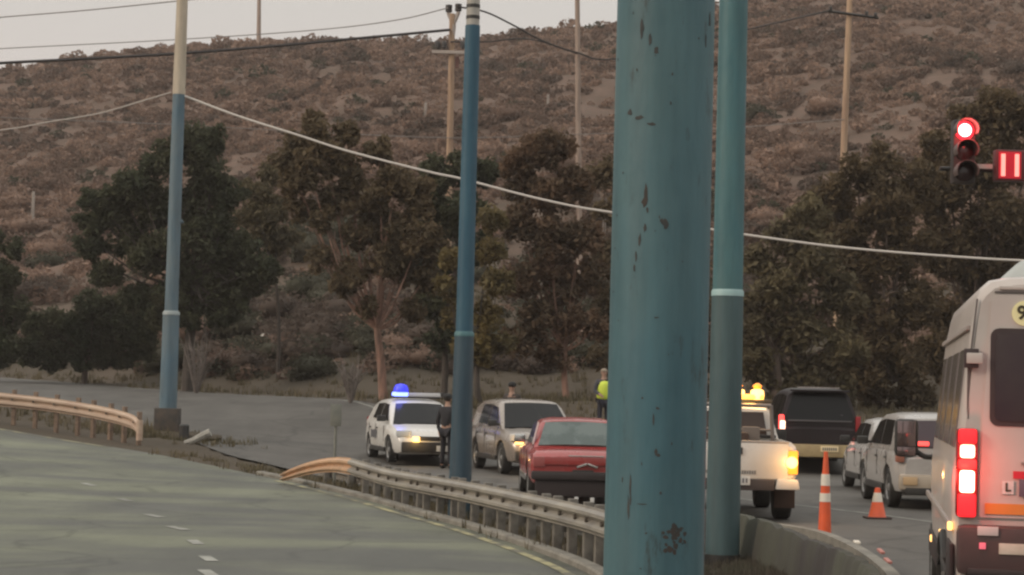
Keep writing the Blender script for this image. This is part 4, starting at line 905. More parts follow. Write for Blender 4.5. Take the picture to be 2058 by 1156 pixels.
part(C_, 'screen_reflection', mat('seat_reflection', (.13, .16, .155), .4), (.12, -1.30, 1.12), (.03, .02, .34), .004, Matrix.Rotation(R(-32), 3, 'X'))  # pale strip drawn on the rear screen as a reflection
part(C_, 'tow_plate', DARKP, (0, -2.39, .5), (.36, .02, .12), .004)
# --- white hatchback / small suv on the right, rears towards us
w2 = dict(suv, L=4.2, W=1.74, paint=carmat('white_paint_warm', (.37, .355, .34), dirt=(.28, .26, .24)), rglass=mat('purple_glass', (.035, .018, .024), .15))
C_ = car('white_car', 'white car with lit third brake light just left of the van', 'car', (7.32, 35.1), hdg(.022, 1), dict(w2), 'white cars queueing ahead of the van'); R_ = C_.root
part(C_, 'brake_light', TAIL_L, (-.42, -2.10, 1.10), (.22, .05, .07), .015); part(C_, 'bumper', carmat('bumper_beige', (.40, .34, .27)), (0, -2.1, .46), (1.6, .14, .26), .05); part(C_, 'lower_bumper', DARKP, (0, -2.13, .32), (1.4, .08, .12), .02)
part(C_, 'number_plate', PLATE, (.0, -2.14, .74), (.4, .02, .13), .004)
for s_ in (-1, 1): part(C_, 'tail_light', mat('amber_lit_lens', (.30, .12, .08), .3), (s_*.78, -2.06, .88), (.14, .16, .2), .03); part(C_, 'fog_reflector', mat('warm_reflector', (.5, .35, .2), .4), (s_*.62, -2.18, .48), (.24, .03, .14), .02)  # amber light falling on the tail lens is put into its colour
C_ = car('white_car', 'smaller white hatchback ahead of the white car with the lit brake light', 'car', (7.80, 40.3), hdg(.022, 1), dict(hatch, paint=carmat('grey_white_paint', (.42, .41, .40))), 'white cars queueing ahead of the van'); R_ = C_.root
for s_ in (-1, 1): part(C_, 'tail_light', TAILR, (s_*.68, -1.9, .85), (.14, .12, .34), .03)
part(C_, 'bumper', WHITE, (0, -1.95, .42), (1.4, .1, .24), .05)
# --- dark high SUV / people carrier
big = dict(L=4.9, W=1.96, boxy=True, belt=[(-2.45, 1.0), (-2.3, 1.12), (-.5, 1.12), (1.2, 1.1), (1.6, 1.05), (2.2, .92), (2.45, .75)],
    roof=[(1.5, 1.06), (.75, 1.75), (.4, 1.88), (-.6, 1.93), (-1.9, 1.92), (-2.15, 1.86), (-2.4, 1.12)], gw=(.93, .66), wr=.37, axles=(1.5, -1.5), zb=.28,
    screens=(0, 1, 5, 6), sidewin=[[(1.1, 1.18), (.5, 1.72), (-.1, 1.78), (-.1, 1.18)], [(-.2, 1.18), (-.2, 1.78), (-1.1, 1.78), (-1.1, 1.18)], [(-1.2, 1.18), (-1.2, 1.78), (-1.9, 1.74), (-2.05, 1.2)]], mirror=(1.1, 1.2), doors=[1.0, -.15, -1.15])
C_ = car('dark_van', 'black high-roofed people carrier seen from behind, left of the white cars', 'van', (7.38, 49.4), hdg(.02, 1), dict(big, paint=BLK)); R_ = C_.root
part(C_, 'roof_edge', mat('sky_lit_trim', (.42, .37, .35), .3), (0, -2.10, 1.945), (1.0, .05, .02), .008); part(C_, 'bumper', mat('yellow_lit_bumper', (.42, .32, .16), .5, col2=(.3, .22, .12), scale=3), (0, -2.47, .46), (1.8, .16, .3), .05)  # sky light on the roof edge and yellow light on the bumper, as colour
pl = part(C_, 'number_plate', mat('yellow_lit_plate', (.75, .6, .36), .5), (.22, -2.56, .51), (.42, .02, .14), .004)  # yellow light on the plate is part of its colour
bm = B(); [box(bm, (.22-.15+k*.05, -2.574, .51), (.026, .004, .07)) for k in range(7)]; obj('plate_lettering', bm, mat('dark_lettering', (.1, .1, .1)), pl, 0)
for s_ in (-1, 1): part(C_, 'tail_light', TAIL_L if s_ < 0 else TAILR, (s_*.9, -2.40, 1.08), (.12, .14, .42), .03)
part(C_, 'tail_lamp_hot', TAIL_H, (-.88, -2.49, 1.05), (.12, .03, .2), .02); part(C_, 'wiper', mat('wiper_grey', (.12, .11, .11), .5), (.3, -2.36, 1.30), (.5, .02, .03), .005); part(C_, 'tailgate_trim', mat('soft_grey_trim', (.09, .08, .082), .4), (0, -2.46, 1.16), (1.5, .03, .04), .008)
part(C_, 'spoiler', BLK, (0, -2.27, 1.87), (1.4, .22, .05), .02)
# --- white pickup with amber beacon bar
P0 = (3.36, 31.2); root = thing('pickup_truck', 'white pickup with amber beacons on its cab, tailgate towards the camera', 'pickup', (P0[0], P0[1], 0), hdg(.03, 1)); C_ = Car(); C_.root = root
st = [(-2.45, .86, .62, 1.10, 0), (-2.40, .9, .55, 1.16, 0), (-.6, .91, .5, 1.17, 0), (.7, .91, .42, 1.13, .01), (1.5, .9, .42, 1.12, .03), (2.3, .86, .45, 1.02, .04), (2.48, .76, .5, .85, .02)]
bo = obj('body', loft(B(), body_rings(st)), WHITE, root, 32)
bm = B(); box(bm, (0, -1.5, .98), (1.5, 1.7, .5)); me = bpy.data.meshes.new('c'); bmesh.ops.recalc_face_normals(bm, faces=bm.faces[:]); bm.to_mesh(me); bm.free(); k = bpy.data.objects.new('c', me); COL.objects.link(k)
md = bo.modifiers.new('b', 'BOOLEAN'); md.solver = 'EXACT'; md.object = k; bo.parent = None; bpy.context.view_layer.update(); nm = bpy.data.meshes.new_from_object(bo.evaluated_get(bpy.context.evaluated_depsgraph_get())); bo.modifiers.clear(); bo.data = nm; bo.parent = root; bpy.data.objects.remove(k)
cut_cyl(bo, [((s_*.9, y, .39), .45, .6) for s_ in (-1, 1) for y in (1.55, -1.45)])
for s_ in (-1, 1):
    for y in (1.55, -1.45): wheel(root, s_*.77, y, .39, .25, s_)
rings = []
for y, z in [(1.25, 1.12), (.55, 1.60), (.3, 1.68), (-.1, 1.70), (-.4, 1.69), (-.58, 1.62), (-.68, 1.14)]:
    b0 = 1.1; xx = lambda q: .80-.16*(q-1.1)/.6; half = [(xx(b0), b0), (xx(z-.08), max(b0+.01, z-.08)), (xx(z)-.05, max(b0+.02, z-.02)), (0, max(b0+.03, z+.02))]
    rings.append([Vector((-x, y, q)) for x, q in half]+[Vector((x, y, q)) for x, q in half[::-1][1:]])
obj('cab', loft(B(), rings), WHITE, root, 32)
bm = B(); poly(bm, [(-.62, -.70, 1.2), (.62, -.70, 1.2), (.56, -.625, 1.57), (-.56, -.625, 1.57)], .02, (0, -1, .2)); obj('rear_window', bm, mat('brown_glass', (.045, .026, .018), .2), root)
bm = B(); poly(bm, [(-.66, 1.22, 1.17), (.66, 1.22, 1.17), (.56, .6, 1.6), (-.56, .6, 1.6)], .02, (0, .6, .8)); obj('windshield', bm, GLASS, root)
for s_ in (-1, 1):
    bm = B(); poly(bm, [(s_*.795, .95, 1.17), (s_*.70, .5, 1.55), (s_*.70, -.45, 1.57), (s_*.79, -.5, 1.17)], .02, (s_, 0, .26)); obj('side_window', bm, GLASS, root)
    bm = B(); box(bm, (s_*.98, .9, 1.2), (.2, .1, .2), bev=.03); obj('mirror', bm, DARKP, root)
part(C_, 'headboard_bar', DARKP, (0, -.72, 1.2), (1.5, .05, .05)); 
bm = B()
for s_ in (-1, 1): tube(bm, [(s_*.7, -.78, 1.1), (s_*.66, -.78, 1.68)], .03, 8)
tube(bm, [(-.66, -.78, 1.67), (.66, -.78, 1.67)], .03, 8); tube(bm, [(-.68, -.78, 1.3), (.68, -.78, 1.3)], .02, 8); obj('roll_bar', bm, mat('grey_bar', (.2, .17, .15), .4, .3), root)
part(C_, 'bed_load', mat('brown_load', (.06, .035, .025), .9), (-.15, -1.4, 1.1), (.8, .8, .35), .05); part(C_, 'load_box', mat('load_box_grey', (.16, .13, .11), .8), (.33, -1.1, 1.2), (.25, .3, .3), .02)
tg = part(C_, 'tailgate', WHITE, (0, -2.44, .88), (1.5, .06, .52), .02); part(C_, 'tailgate_lip', mat('lip_grey', (.3, .28, .27), .5), (0, -2.43, 1.155), (1.52, .08, .03), .008)
bm = B(); box(bm, (0, -2.48, 1.02), (.19, .03, .10), bev=.01); obj('handle', bm, DARKP, tg)
bm = B(); rd = random.Random(2)
x = -.45
for wrd in (5, 8, 6):
    for k in range(wrd): box(bm, (x, -2.474, .715), (.026, .004, rd.choice((.045, .055, .05)))); x += .036
    x += .04
obj('lettering', bm, mat('grey_lettering', (.2, .19, .18), .6), tg, 0)
bmp = part(C_, 'bumper', mat('bumper_dark', (.05, .04, .038), .6), (0, -2.5, .54), (1.1, .14, .16), .02)
for s_ in (-1, 1):
    part(C_, 'bumper_corner', WHITE, (s_*.74, -2.5, .555), (.36, .16, .15), .03, None, (.82, 1))
    tl_ = part(C_, 'tail_light', AMB_D if s_ > 0 else TAILR, (s_*.82, -2.44, .87), (.14, .09, .34), .02)
    bm = B(); lathe(bm, (s_*.80, -2.485, .87), [(.085, 0), (.08, .02), (.03, .035)], (0, -1, 0)); obj('indicator_lamp', bm, AMB_L if s_ > 0 else TAILR, tl_)
    part(C_, 'mud_flap', mat('mud_flap', (.06, .035, .025), .9), (s_*.76, -1.98, .36), (.3, .02, .34), .005)
pl = part(C_, 'number_plate', PLATE, (0, -2.585, .60), (.4, .015, .13), .004)
bm = B(); [box(bm, (-.15+k*.05, -2.594, .60), (.024, .004, .065)) for k in range(7)]; obj('plate_lettering', bm, mat('dark_lettering', (.1, .1, .1)), pl, 0)
part(C_, 'beacon_bar', DARKP, (.1, .0, 1.735), (1.3, .2, .05), .01)
for x in (.22, .52):
    bm = B(); lathe(bm, (x, 0, 1.76), [(.1, 0), (.11, .06), (.1, .14), (.03, .17)]); bc = obj('beacon', bm, AMB_L if True else AMB_D, root)
    bm = B(); lathe(bm, (x, 0, 1.925), [(.05, 0), (.075, .05), (.02, .09)]); obj('beacon_top', bm, AMB_D, bc)
part(C_, 'beacon_lens', emat('yellow_lamp', (1, .60, .10), 1.7), (.37, -.02, 1.80), (.5, .16, .08), .03)
lamp(root, (.37, -.5, 1.95), 26, (1, .5, .1), .1); lamp(root, (.85, -2.75, .87), 9, (1, .5, .15), .06)

# --- the white van
V0 = at(1917, 800, 14.0); hd = hdg(.178, 1); u = Vector((.178, 1, 0)).normalized(); rgt = Vector((u.y, -u.x, 0))
HW = 1.0; LV = 5.9
mid = Vector((V0.x, 14.0, 0))+rgt*HW+u*LV/2
root = thing('minibus', 'white minibus with lit red tail lights at the right edge', 'van', (mid.x, mid.y, -.02), hd); C_ = Car(); C_.root = root
VW = mat('van_paint', (.50, .445, .41), .35, .0, col2=(.43, .385, .355), scale=1.3, contrast=(.4, .7), coat=.3)
def vhw(z): return float(np.interp(z, [.4, .9, 1.25, 1.6, 2.36, 2.57, 2.68], [.97, 1.0, 1.0, .965, .885, .85, .78]))
ZR = 2.71
def vring(y, k=1.0, zb=.45, zr=ZR, tk=1.0):
    zs = [zb, .7, 1.0, 1.25, 1.6, 1.95, 2.34, 2.54]; half = [(vhw(z)*k, z) for z in zs if z < zr-.12]
    while len(half) < 8: half.append((vhw(zr-.13)*k, zr-.13))
    w1 = half[-1][0]; half += [(w1-.03, zr-.08), (w1-.09, zr-.025), (w1-.22, zr), (0, zr+.03)]
    return [Vector((-x, y, z)) for x, z in half]+[Vector((x, y, z)) for x, z in half[::-1][1:]]
rr_ = -LV/2
rings = [vring(rr_, .955, zr=ZR-.06), vring(rr_+.04, .985, zr=ZR-.015), vring(rr_+.12, 1.0), vring(0, 1), vring(1.3, 1), vring(1.75, .99, zr=2.5), vring(2.25, .96, zr=1.95), vring(2.45, .93, zr=1.45), vring(2.85, .86, zr=1.2), vring(LV/2, .75, zr=1.05)]
bo = obj('body', loft(B(), rings), VW, root, 34)
cut_cyl(bo, [((s_*1.0, y, .35), .43, .5) for s_ in (-1, 1) for y in (1.95, -1.75)])
for s_ in (-1, 1):
    for y in (1.95, -1.75): wheel(root, s_*.87, y, .35, .22, s_)
ry = rr_-.0
def vx(px): return ((px-CX)/285.0-3.144)/.985-HW      # photo column to van-local x at its rear face
def vz(py): return 1.8-(py-(785+.0262*960))/285.0
DVG = mat('van_glass', (.032, .02, .026), .12, col2=(.05, .04, .036), scale=1.2)
SEAM = mat('seam_dark', (.10, .085, .08), .7); BRK = mat('bracket_dark', (.045, .03, .03), .6)
# roof unit
bm = B(); box(bm, (.0, -LV/2+1.5, ZR+.085), (1.36, 1.7, .19), bev=.05, top=(.72, .8)); obj('roof_unit', bm, mat('roof_unit_grey', (.38, .40, .38), .5, col2=(.3, .31, .3), scale=2), root)
# rear doors: raised panels
xd0 = -.80
for s_ in (-1, 1):
    bm = B(); pts = []
    z0, z1 = 1.01, 2.585
    a = [(.012, z0), (.83, z0), (.825, 1.3), (.81, 1.75), (.765, z1-.05), (.72, z1), (.012, z1)]
    if s_ < 0: pts = [Vector((-x, ry-.018, z)) for x, z in a]
    else: pts = [Vector((x, ry-.018, z)) for x, z in a]
    poly(bm, pts, .06, (0, -1, 0)); bmesh.ops.recalc_face_normals(bm, faces=bm.faces[:])
    bmesh.ops.bevel(bm, geom=[e_ for e_ in bm.edges if abs(e_.verts[0].co.y-(ry-.018)) < .001 and abs(e_.verts[1].co.y-(ry-.018)) < .001], offset=.012, segments=2, affect='EDGES')
    dr = obj('rear_door', bm, VW, root, 30)
    # window with dark rubber frame
    def rrect(x0, x1, z0, z1, r, y):
        o_ = []
        for cx_, cz_, a0 in ((x1-r, z1-r, 0), (x0+r, z1-r, 90), (x0+r, z0+r, 180), (x1-r, z0+r, 270)):
            for q in range(5): a = math.radians(a0+q*22.5); o_.append(Vector((cx_+r*math.cos(a), y, cz_+r*math.sin(a))))
        return o_
    xa, xb = sorted((s_*.06, s_*.755)); bm = B(); poly(bm, rrect(xa, xb, 1.66, 2.345, .06, ry-.024), .02, (0, -1, 0)); wn = obj('rear_window', bm, BRK, dr, 30)
    bm = B(); poly(bm, rrect(xa+.035, xb-.035, 1.695, 2.31, .04, ry-.029), .004, (0, -1, 0)); obj('pane', bm, DVG, wn, 0)
    for zc_ in (2.13,):
        hx = -s_*-1*.79; bm = B(); box(bm, (s_*.885, ry-.035, zc_), (.10, .05, .135), bev=.008); hg = obj('hinge', bm, BRK, dr)
        bm = B(); box(bm, (s_*.865, ry-.065, zc_), (.11, .03, .075), bev=.008); obj('hinge_strap', bm, VW, hg)
    # tail lights: stacked lamps at the corners
    x_ = s_*.905
    tl_ = part(C_, 'tail_light', TAILR if True else 0, (x_, ry-.01, 1.33), (.15, .12, .62), .03)
    for nm, zz, hh, m_ in (('upper_lens', 1.585, .11, emat('lens_red_glow', (1, .03, .04), .75)), ('brake_lamp', 1.48, .10, TAIL_H), ('middle_lens', 1.39, .08, emat('lens_red_glow2', (1, .05, .05), 1.0)), ('stop_lamp', 1.27, .16, emat('stop_lamp_hot', (1, .60, .42), 4.5)), ('lower_lens', 1.105, .17, emat('lens_red_glow', (1, .03, .04), .75))):
        bm = B(); box(bm, (x_, ry-.075, zz), ((.10 if 'lamp' in nm else .125), .03, hh-.008), bev=.02); obj(nm, bm, m_, tl_)
    lamp(root, (x_+s_*.03, ry-.30, 1.34), 7, (1, .08, .05), .05); lamp(root, (x_+s_*.16, ry+.05, 1.30), 1.6, (1, .06, .05), .05)
    # ribbed corner pillar
    bm = B(); box(bm, (s_*.90, ry+.01, 1.9), (.02, .02, .4), bev=.004); obj('pillar_seam', bm, SEAM, root, 0)
part(C_, 'roof_gutter', VW, (0, ry+.02, 2.63), (1.4, .08, .03), .01)
bm = B(); box(bm, (0, ry-.006, 2.60), (1.46, .02, .012)); box(bm, (-.87, ry+.004, 2.34), (.012, .02, .42), Matrix.Rotation(R(6), 3, 'Y')); obj('door_gap', bm, SEAM, root, 0)
# side: windows, pillars, lower trim
for s_ in (-1, 1):
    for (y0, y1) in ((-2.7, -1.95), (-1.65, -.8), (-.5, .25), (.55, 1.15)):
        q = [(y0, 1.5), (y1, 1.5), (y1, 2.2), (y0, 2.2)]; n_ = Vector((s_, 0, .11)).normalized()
        bm = B(); pts = [Vector((s_*vhw(z), y, z))+n_*.012 for y, z in q]; poly(bm, pts, .02, n_); obj('side_window', bm, mat('side_glass_sky', (.17, .15, .145), .12), root, 0)  # pale pane colour stands in for sky reflected at a grazing view
    bm = B(); box(bm, (s_*1.005, -.2, .95), (.03, 5.0, .05), bev=.01); box(bm, (s_*.90, -.6, 2.35), (.03, 4.4, .04), Matrix.Rotation(-s_*R(6), 3, 'Y'), .01); obj('side_moulding', bm, mat('moulding', (.3, .26, .24), .5), root)
    # big door mirror on an arm
    if True:
        bm = B(); mx_ = s_*1.22; box(bm, (mx_, 2.0, 1.47), (.22, .10, .36), bev=.05); mr_ = obj('mirror', bm, DARKP, root)
        bm = B(); box(bm, (mx_, 1.945, 1.51), (.17, .01, .24), bev=.004); obj('mirror_glass', bm, mat('mirror_glass', (.22, .17, .17), .08, .8), mr_)
        bm = B(); box(bm, (mx_, 1.945, 1.345), (.17, .01, .08), bev=.004); obj('lower_mirror_glass', bm, MATS['mirror_glass'], mr_)
        bm = B(); tube(bm, spline([(s_*.93, 2.05, 1.30), (s_*1.05, 2.0, 1.30), (s_*1.17, 2.0, 1.38)], 4), .025, 8); obj('mirror_arm', bm, DARKP, mr_)
# bumper and what is on it
bmp = part(C_, 'bumper', mat('bumper_brown', (.07, .038, .036), .6, col2=(.05, .03, .03), scale=3), (0, ry-.06, .80), (1.94, .22, .34), .05)
part(C_, 'bumper_step', mat('step_dark', (.03, .022, .022), .7), (0, ry-.10, .655), (1.8, .2, .05), .015)
part(C_, 'lower_valance', mat('valance', (.045, .028, .028), .8), (0, ry+.02, .56), (1.8, .12, .2), .03)
for s_ in (-1, 1):
    rp = part(C_, 'sticker_plate', mat('pale_sticker', (.55, .48, .46), .5), (s_*.765, ry-.175, .938), (.14, .012, .062), .003)
    part(C_, 'small_reflector', TAILR if s_ > 0 else emat('reflector_pink_glow', (1, .18, .24), .5), (s_*.80, ry-.175, .835), (.045, .012, .045), .005)  # left reflector glows by itself in place of light thrown back
    part(C_, 'reflective_band', mat('reflective_tape', (.62, .55, .46), .4, col2=(.5, .42, .34), scale=5), (s_*.36, ry-.174, .82), (.66, .012, .075), .003)
    for k, (yy, zz) in enumerate(((-2.88, .95), (-1.35, .80), (.7, .62))):
        mkr = part(C_, 'side_marker', emat('marker_amber', (1, .55, .18), 2.0), (s_*(1.0+.012), yy, zz), (.035, .08, .06), .012)
    bm = B(); n = 14; A0 = [Vector((s_*1.015, -1.75+math.cos(math.pi*k/n)*.47, .36+math.sin(math.pi*k/n)*.47)) for k in range(n+1)]; tube(bm, A0, .03, 6); obj('arch_flare', bm, DARKP, root)
for s_ in (-1, 1):
    bm = B(); box(bm, (s_*1.0, -2.62, .66), (.03, .62, .34), bev=.01); box(bm, (s_*1.0, .1, .56), (.03, 2.7, .2), bev=.01); obj('side_cladding', bm, MATS['step_dark'], root)
# tapes on the doors
for s_ in (-1, 1):
    bm = B(); box(bm, (s_*.33, ry-.026, 1.325), (.52, .008, .052)); obj('red_tape', bm, emat('red_tape', (.75, .03, .05), .12), root, 0)  # red tape has a faint glow of its own for returned light
    bm = B(); box(bm, (s_*.40, ry-.024, 1.085), (.76, .008, .075)); obj('orange_tape', bm, mat('orange_tape', (.62, .22, .045), .4), root, 0)
bm = B(); box(bm, (0, ry-.04, 1.235), (1.1, .012, .12), bev=.004); npl = obj('number_plate_panel', bm, mat('plate_purple', (.11, .09, .12), .4), root)
sc_ = -.535; bm = B(); box(bm, (-.625, ry-.0285, 1.235), (.08, .006, .09)); stk = obj('letter_sticker', bm, PLATE, root, 0)
part(C_, 'door_badge', mat('badge_grey', (.22, .19, .17), .5), (-.50, ry-.03, 1.405), (.075, .01, .022), .003); part(C_, 'door_handle', BRK, (-.09, ry-.04, 1.45), (.06, .04, .16), .01)
part(C_, 'exhaust_guard', mat('tan_guard', (.30, .20, .09), .8, col2=(.18, .12, .06), scale=4), (-.55, ry-.0, .40), (.72, .1, .26), .03)
bm = B(); box(bm, (0, ry-.03, 1.48), (.9, .004, .012)); obj('faint_lettering', bm, mat('faint_white', (.6, .55, .52), .5), root, 0)
def text(body, size, m, parent, loc, rot, ext=.003, name='lettering'):
    cu = bpy.data.curves.new('t', 'FONT'); cu.body = body; cu.size = size; cu.align_x = 'CENTER'; cu.align_y = 'CENTER'; cu.extrude = ext; cu.offset = .003
    o = bpy.data.objects.new('t', cu); COL.objects.link(o); bpy.context.view_layer.update()
    me = bpy.data.meshes.new_from_object(o.evaluated_get(bpy.context.evaluated_depsgraph_get())); bpy.data.objects.remove(o)
    me.materials.clear(); me.materials.append(m); q = bpy.data.objects.new(name, me); COL.objects.link(q); q.parent = parent; q.location = loc; q.rotation_euler = rot; return q
bm = B(); cyl(bm, (-.525, ry-.018, 2.452), (-.525, ry-.028, 2.452), .088, n=32); rd_ = obj('speed_sticker', bm, mat('sticker_yellow', (.82, .76, .42), .5), root)
text('90', .135, mat('black_print', (.05, .04, .02), .6), rd_, (-.512, ry-.030, 2.452), (R(90), 0, 0))
text('L', .08, MATS['black_print'], stk, (-.625, ry-.0325, 1.235), (R(90), 0, 0))

# ------------------------------------------------------------------ cones
ORG = mat('cone_orange', (.75, .11, .03), .5, col2=(.6, .09, .03), scale=5); COLW = mat('cone_collar', (.72, .66, .56), .4)
p = at(1763, 1035, 30.4); r_ = thing('traffic_cone', 'short orange traffic cone beside the white car', 'cone', (p.x, 30.4, gz(p.x, 30.4)))
bm = B(); box(bm, (0, 0, .015), (.38, .38, .03), bev=.008); obj('base', bm, mat('cone_base', (.05, .03, .025), .8), r_)
bm = B(); lathe(bm, (0, 0, .025), [(.145, 0), (.13, .015), (.085, .22), (.08, .23)]); obj('cone', bm, ORG, r_)
bm = B(); lathe(bm, (0, 0, .255), [(.082, 0), (.06, .12), (.055, .14)]); obj('collar', bm, COLW, r_); bm = B(); lathe(bm, (0, 0, .395), [(.054, 0), (.038, .07), (.03, .075), (.03, .02)]); obj('tip', bm, ORG, r_)
p = at(1657, 1077, 25.9); r_ = thing('delineator_post', 'tall orange delineator post with two white bands right of the pickup', 'traffic post', (p.x, 25.9, gz(p.x, 25.9)-.01)); s = FPX/25.9
bm = B(); box(bm, (0, 0, .02), (.3, .3, .05), bev=.01); obj('base', bm, DARKP, r_)
Hh = 172/s; f = lambda py: (1077-py)/s
def seg(nm, y0, y1, r0, r1, m): bm = B(); lathe(bm, (0, 0, 0), [(r0, f(y0)), (r1, f(y1))], n=18); obj(nm, bm, m, r_)
seg('tube', 1074, 1003, .088, .070, ORG); seg('band', 1003, 986, .0735, .070, COLW); seg('tube', 986, 971, .062, .059, ORG); seg('band', 971, 948, .061, .055, COLW); seg('tube', 948, 903, .045, .026, ORG)
# kerb debris, and kerb paint strips with a red reflection put into their colour
for k, (px, py, c_) in enumerate(((1722, 1098, 'white'), (1770, 1128, 'red'), (1784, 1143, 'red'))):
    D = 23.6-k*1.3; p = at(px, py, D); bm = B(); box(bm, (0, 0, .03), (.07 if k == 0 else .05, .3 if k == 0 else .5, .03), Matrix.Rotation(-.1, 3, 'Z'), .01)
    o = obj('kerb_piece', bm, COLW if k == 0 else mat('red_reflection_kerb', (.42, .17, .14), .6)); o.location = (p.x, D, gz(p.x, D)+.09)
    tag(o, ['white block lying on the island kerb right of the orange post', 'painted red reflection on the kerb, farther of the two by the van', 'painted red reflection on the kerb, nearer of the two by the van'][k], 'kerb block')

# ------------------------------------------------------------------ people
def skin(name, verts, edges, radii, m, parent, root_i=0, sub=1):
    me = bpy.data.meshes.new(name); me.from_pydata([tuple(v) for v in verts], edges, []); o = bpy.data.objects.new(name, me); COL.objects.link(o)
    md = o.modifiers.new('s', 'SKIN'); md.use_smooth_shade = True; sv = me.skin_vertices[0].data
    for i, r in enumerate(radii): sv[i].radius = (r, r*.85) if not isinstance(r, tuple) else r; sv[i].use_root = (i == root_i)
    m2 = o.modifiers.new('d', 'SUBSURF'); m2.levels = sub; m2.render_levels = sub
    bpy.context.view_layer.update(); nm = bpy.data.meshes.new_from_object(o.evaluated_get(bpy.context.evaluated_depsgraph_get())); bpy.data.objects.remove(o)
    nm.materials.clear(); nm.materials.append(m); nm.shade_smooth(); nm.name = name
    q = bpy.data.objects.new(name, nm); COL.objects.link(q); q.parent = parent; return q
SKIN = mat('skin', (.36, .22, .16), .6)
def person(label, loc, heading, h=1.76, top=(.03, .03, .035), legs=(.03, .03, .04), vest=None, hat=None, hair=(.02, .015, .01), arm=(.0, .0)):
    """stands facing local -Y; arm = forward raise of (left, right) forearm"""
    root = thing('person', label, 'person', loc, heading); k = h/1.76
    V_ = [(0,0,.93),(0,.01,1.12),(0,.0,1.34),(0,.0,1.47),(0,-.01,1.54),(0,-.02,1.64),(0,-.015,1.71)]; r_ = [.14,.125,.145,.07,.055,.085,.07]; E_ = [(0,1),(1,2),(2,3),(3,4),(4,5),(5,6)]
    ends = []
    for s_, lift in ((-1, arm[0]), (1, arm[1])):
        i = len(V_); el = (s_*.25, .03-.05*lift, 1.14+.03*lift); wr_ = (s_*(.25-.08*lift), -.05-.22*lift, .89+.2*lift); ha = tuple(Vector(wr_)+(Vector(wr_)-Vector(el)).normalized()*.07)
        V_ += [(s_*.175, 0, 1.42), el, wr_, ha]; r_ += [.06, .045, .03, (.035, .022)]; E_ += [(2, i), (i, i+1), (i+1, i+2), (i+2, i+3)]
        d = (Vector(wr_)-Vector(el)).normalized(); sd_ = d.cross(Vector((1, 0, 0))).normalized()
        for f_, ln in enumerate((.065, .078, .072, .055)):
            b0 = Vector(ha)+sd_*(f_-1.5)*.019+d*.012; j = len(V_); V_ += [tuple(b0+d*.02), tuple(b0+d*(.02+ln*.5)+Vector((-s_*.006, 0, 0))), tuple(b0+d*ln+Vector((-s_*.02, 0, 0)))]; r_ += [.009, .0085, .007]; E_ += [(i+3, j), (j, j+1), (j+1, j+2)]
        b0 = Vector(wr_)+d*.03; j = len(V_); V_ += [tuple(b0+sd_*.035+d*.01), tuple(b0+sd_*.05+d*.045)]; r_ += [.011, .008]; E_ += [(i+2, j), (j, j+1)]
        i = len(V_); V_ += [(s_*.09, 0, .88), (s_*.10, -.01, .48), (s_*.11, .02, .09), (s_*.125, -.13, .04)]; r_ += [.085, .058, .04, .036]; E_ += [(0, i), (i, i+1), (i+1, i+2), (i+2, i+3)]
    V2 = [Vector(v)*k for v in V_]; b = skin('body', V2, E_, [(r*k if not isinstance(r, tuple) else tuple(q*k for q in r)) for r in r_], SKIN, root)
    # nose, ears, eyes joined to the body mesh
    bm = bmesh.new(); bm.from_mesh(b.data); ball(bm, Vector((0, -.115, 1.625))*k, .016, (1, 1.2, 1.5), 8, 6)
    for s_ in (-1, 1): ball(bm, Vector((s_*.083, -.01, 1.635))*k, .02, (.5, 1, 1.5), 8, 6)
    bm.to_mesh(b.data); bm.free()
    bm = B(); [ball(bm, Vector((s_*.032, -.093, 1.65))*k, .010, u=8, v=6) for s_ in (-1, 1)]; obj('eyes', bm, mat('eye_dark', (.02, .02, .02), .2), root)
    bm = B(); ball(bm, Vector((0, .0, 1.675))*k, .098, (1, 1.1, .85), 14, 8); bmesh.ops.delete(bm, geom=[v for v in bm.verts if v.co.z < 1.66*k and v.co.y < -.02], context='VERTS'); obj('hair', bm, mat('hair%d' % int(hair[0]*1000), hair, .8), root)
    m1 = mat('cloth_top_%d' % int(sum(top)*1000), top, .85); m2 = mat('cloth_leg_%d' % int(sum(legs)*1000), legs, .85)
    sel = [0, 1, 2, 3]; vv = [V2[i] for i in sel]; rr = [.165, .15, .17, .085]; ee = [(0, 1), (1, 2), (2, 3)]
    n0 = 7; blk = 4+12+2+4
    for q in range(2):
        i = n0+q*blk; j = len(vv); vv += [V2[i], V2[i+1], V2[i+2]]; rr += [.075, .06, .045]; ee += [(2, j), (j, j+1), (j+1, j+2)]
    skin('jacket', vv, ee, [r*k for r in rr], m1, root)
    vv = [V2[0]]; rr = [.16]; ee = []
    shoes = []
    for q in range(2):
        i = n0+q*blk+18; j = len(vv); vv += [V2[i], V2[i+1], V2[i+2]]; rr += [.10, .075, .06]; ee += [(0, j), (j, j+1), (j+1, j+2)]; shoes.append((V2[i+2], V2[i+3]))
    skin('trousers', vv, ee, [r*k for r in rr], m2, root)
    for a, c in shoes: bm = B(); ball(bm, (a+c)/2+Vector((0, 0, -.015)), .055, (.9, 2.3, .9), 10, 6); obj('shoe', bm, RUBBER, root)
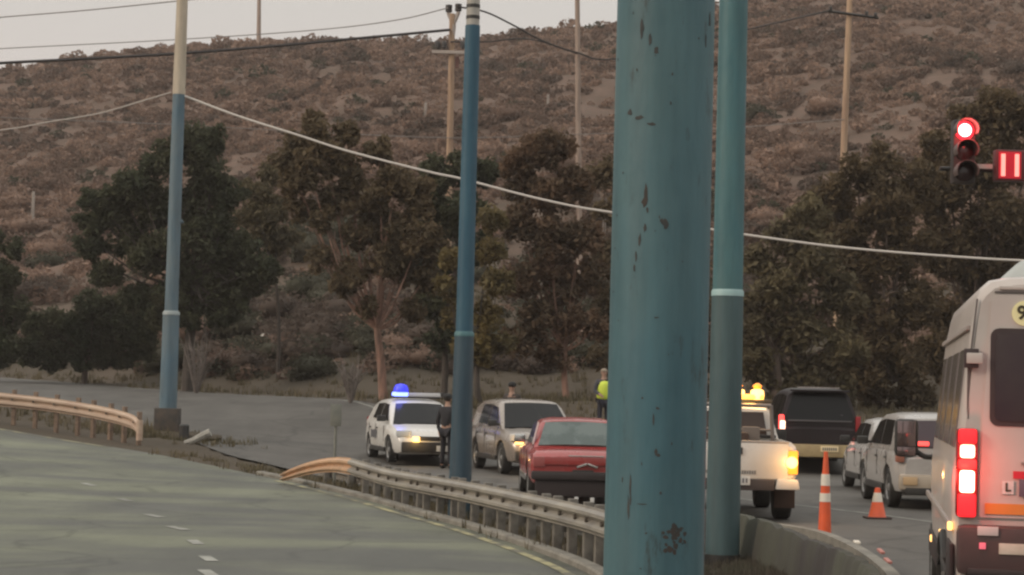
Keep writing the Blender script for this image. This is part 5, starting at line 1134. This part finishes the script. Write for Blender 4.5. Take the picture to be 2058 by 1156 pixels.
    if vest: skin('vest', [V2[0]+Vector((0, 0, -.04)), V2[1], V2[2], V2[3]-Vector((0, 0, .02))], [(0, 1), (1, 2), (2, 3)], [.215*k, .205*k, .225*k, .13*k], vest, root); part2 = B(); lathe(part2, V2[1]+Vector((0, 0, -.02)), [(.165*k, 0), (.165*k, .05)], n=20); vb = obj('reflective_strip', part2, mat('strip_pale', (.7, .72, .5), .4), root); vb.scale = (1.06, .93, 1)
    if hat:
        bm = B(); ball(bm, Vector((0, 0, 1.70))*k, .105, (1, 1.1, .8), 14, 8); box(bm, Vector((0, -.12, 1.69))*k, (.14, .13, .02), bev=.008); obj('cap', bm, hat, root)
    return root
HIVIS = mat('hi_vis', (.42, .56, .07), .6, emit=(.5, .7, .08), estr=0.0)
HIVIS.node_tree.nodes['Principled BSDF'].inputs['Base Color'].default_value = (.62, .74, .08, 1)
px = at(1213, 800, 52); person('person in a yellow green safety vest beside the thick teal pole', (px.x, 52, at(1214, 740, 52).z-1.78), R(15), 1.78, (.05, .05, .06), (.02, .02, .03), HIVIS, None, (.25, .2, .15), (.9, .2))
px = at(892, 930, 44.6); person('person in black uniform standing beside the police car front', (px.x+.03, 45.2, gz(px.x, 45.2)), R(150), 1.68, (.018, .018, .022), (.015, .015, .02), None, mat('black_cap', (.015, .015, .015), .8))
px = at(1029, 790, 50.5); person('person in a dark cap standing behind the silver beige car', (px.x, 50.5, at(1029, 767, 50.5).z-1.76), R(-10), 1.74, (.05, .04, .035), (.03, .03, .03), None, mat('black_cap', (.015, .015, .015)))

# ------------------------------------------------------------------ haze
bm = B(); box(bm, (0, 1600, -180), (5600, 4300, 480)); hz = obj('haze', bm, mat('haze_air', (1, 1, 1)), smooth=0)
hm = MATS['haze_air'].node_tree; hm.nodes.clear(); ho = hm.nodes.new('ShaderNodeOutputMaterial'); pv = hm.nodes.new('ShaderNodeVolumePrincipled')
pv.inputs['Color'].default_value = (.93, .86, .82, 1); pv.inputs['Density'].default_value = .0004; hm.links.new(pv.outputs[0], ho.inputs['Volume'])
tag(hz, kind='stuff')
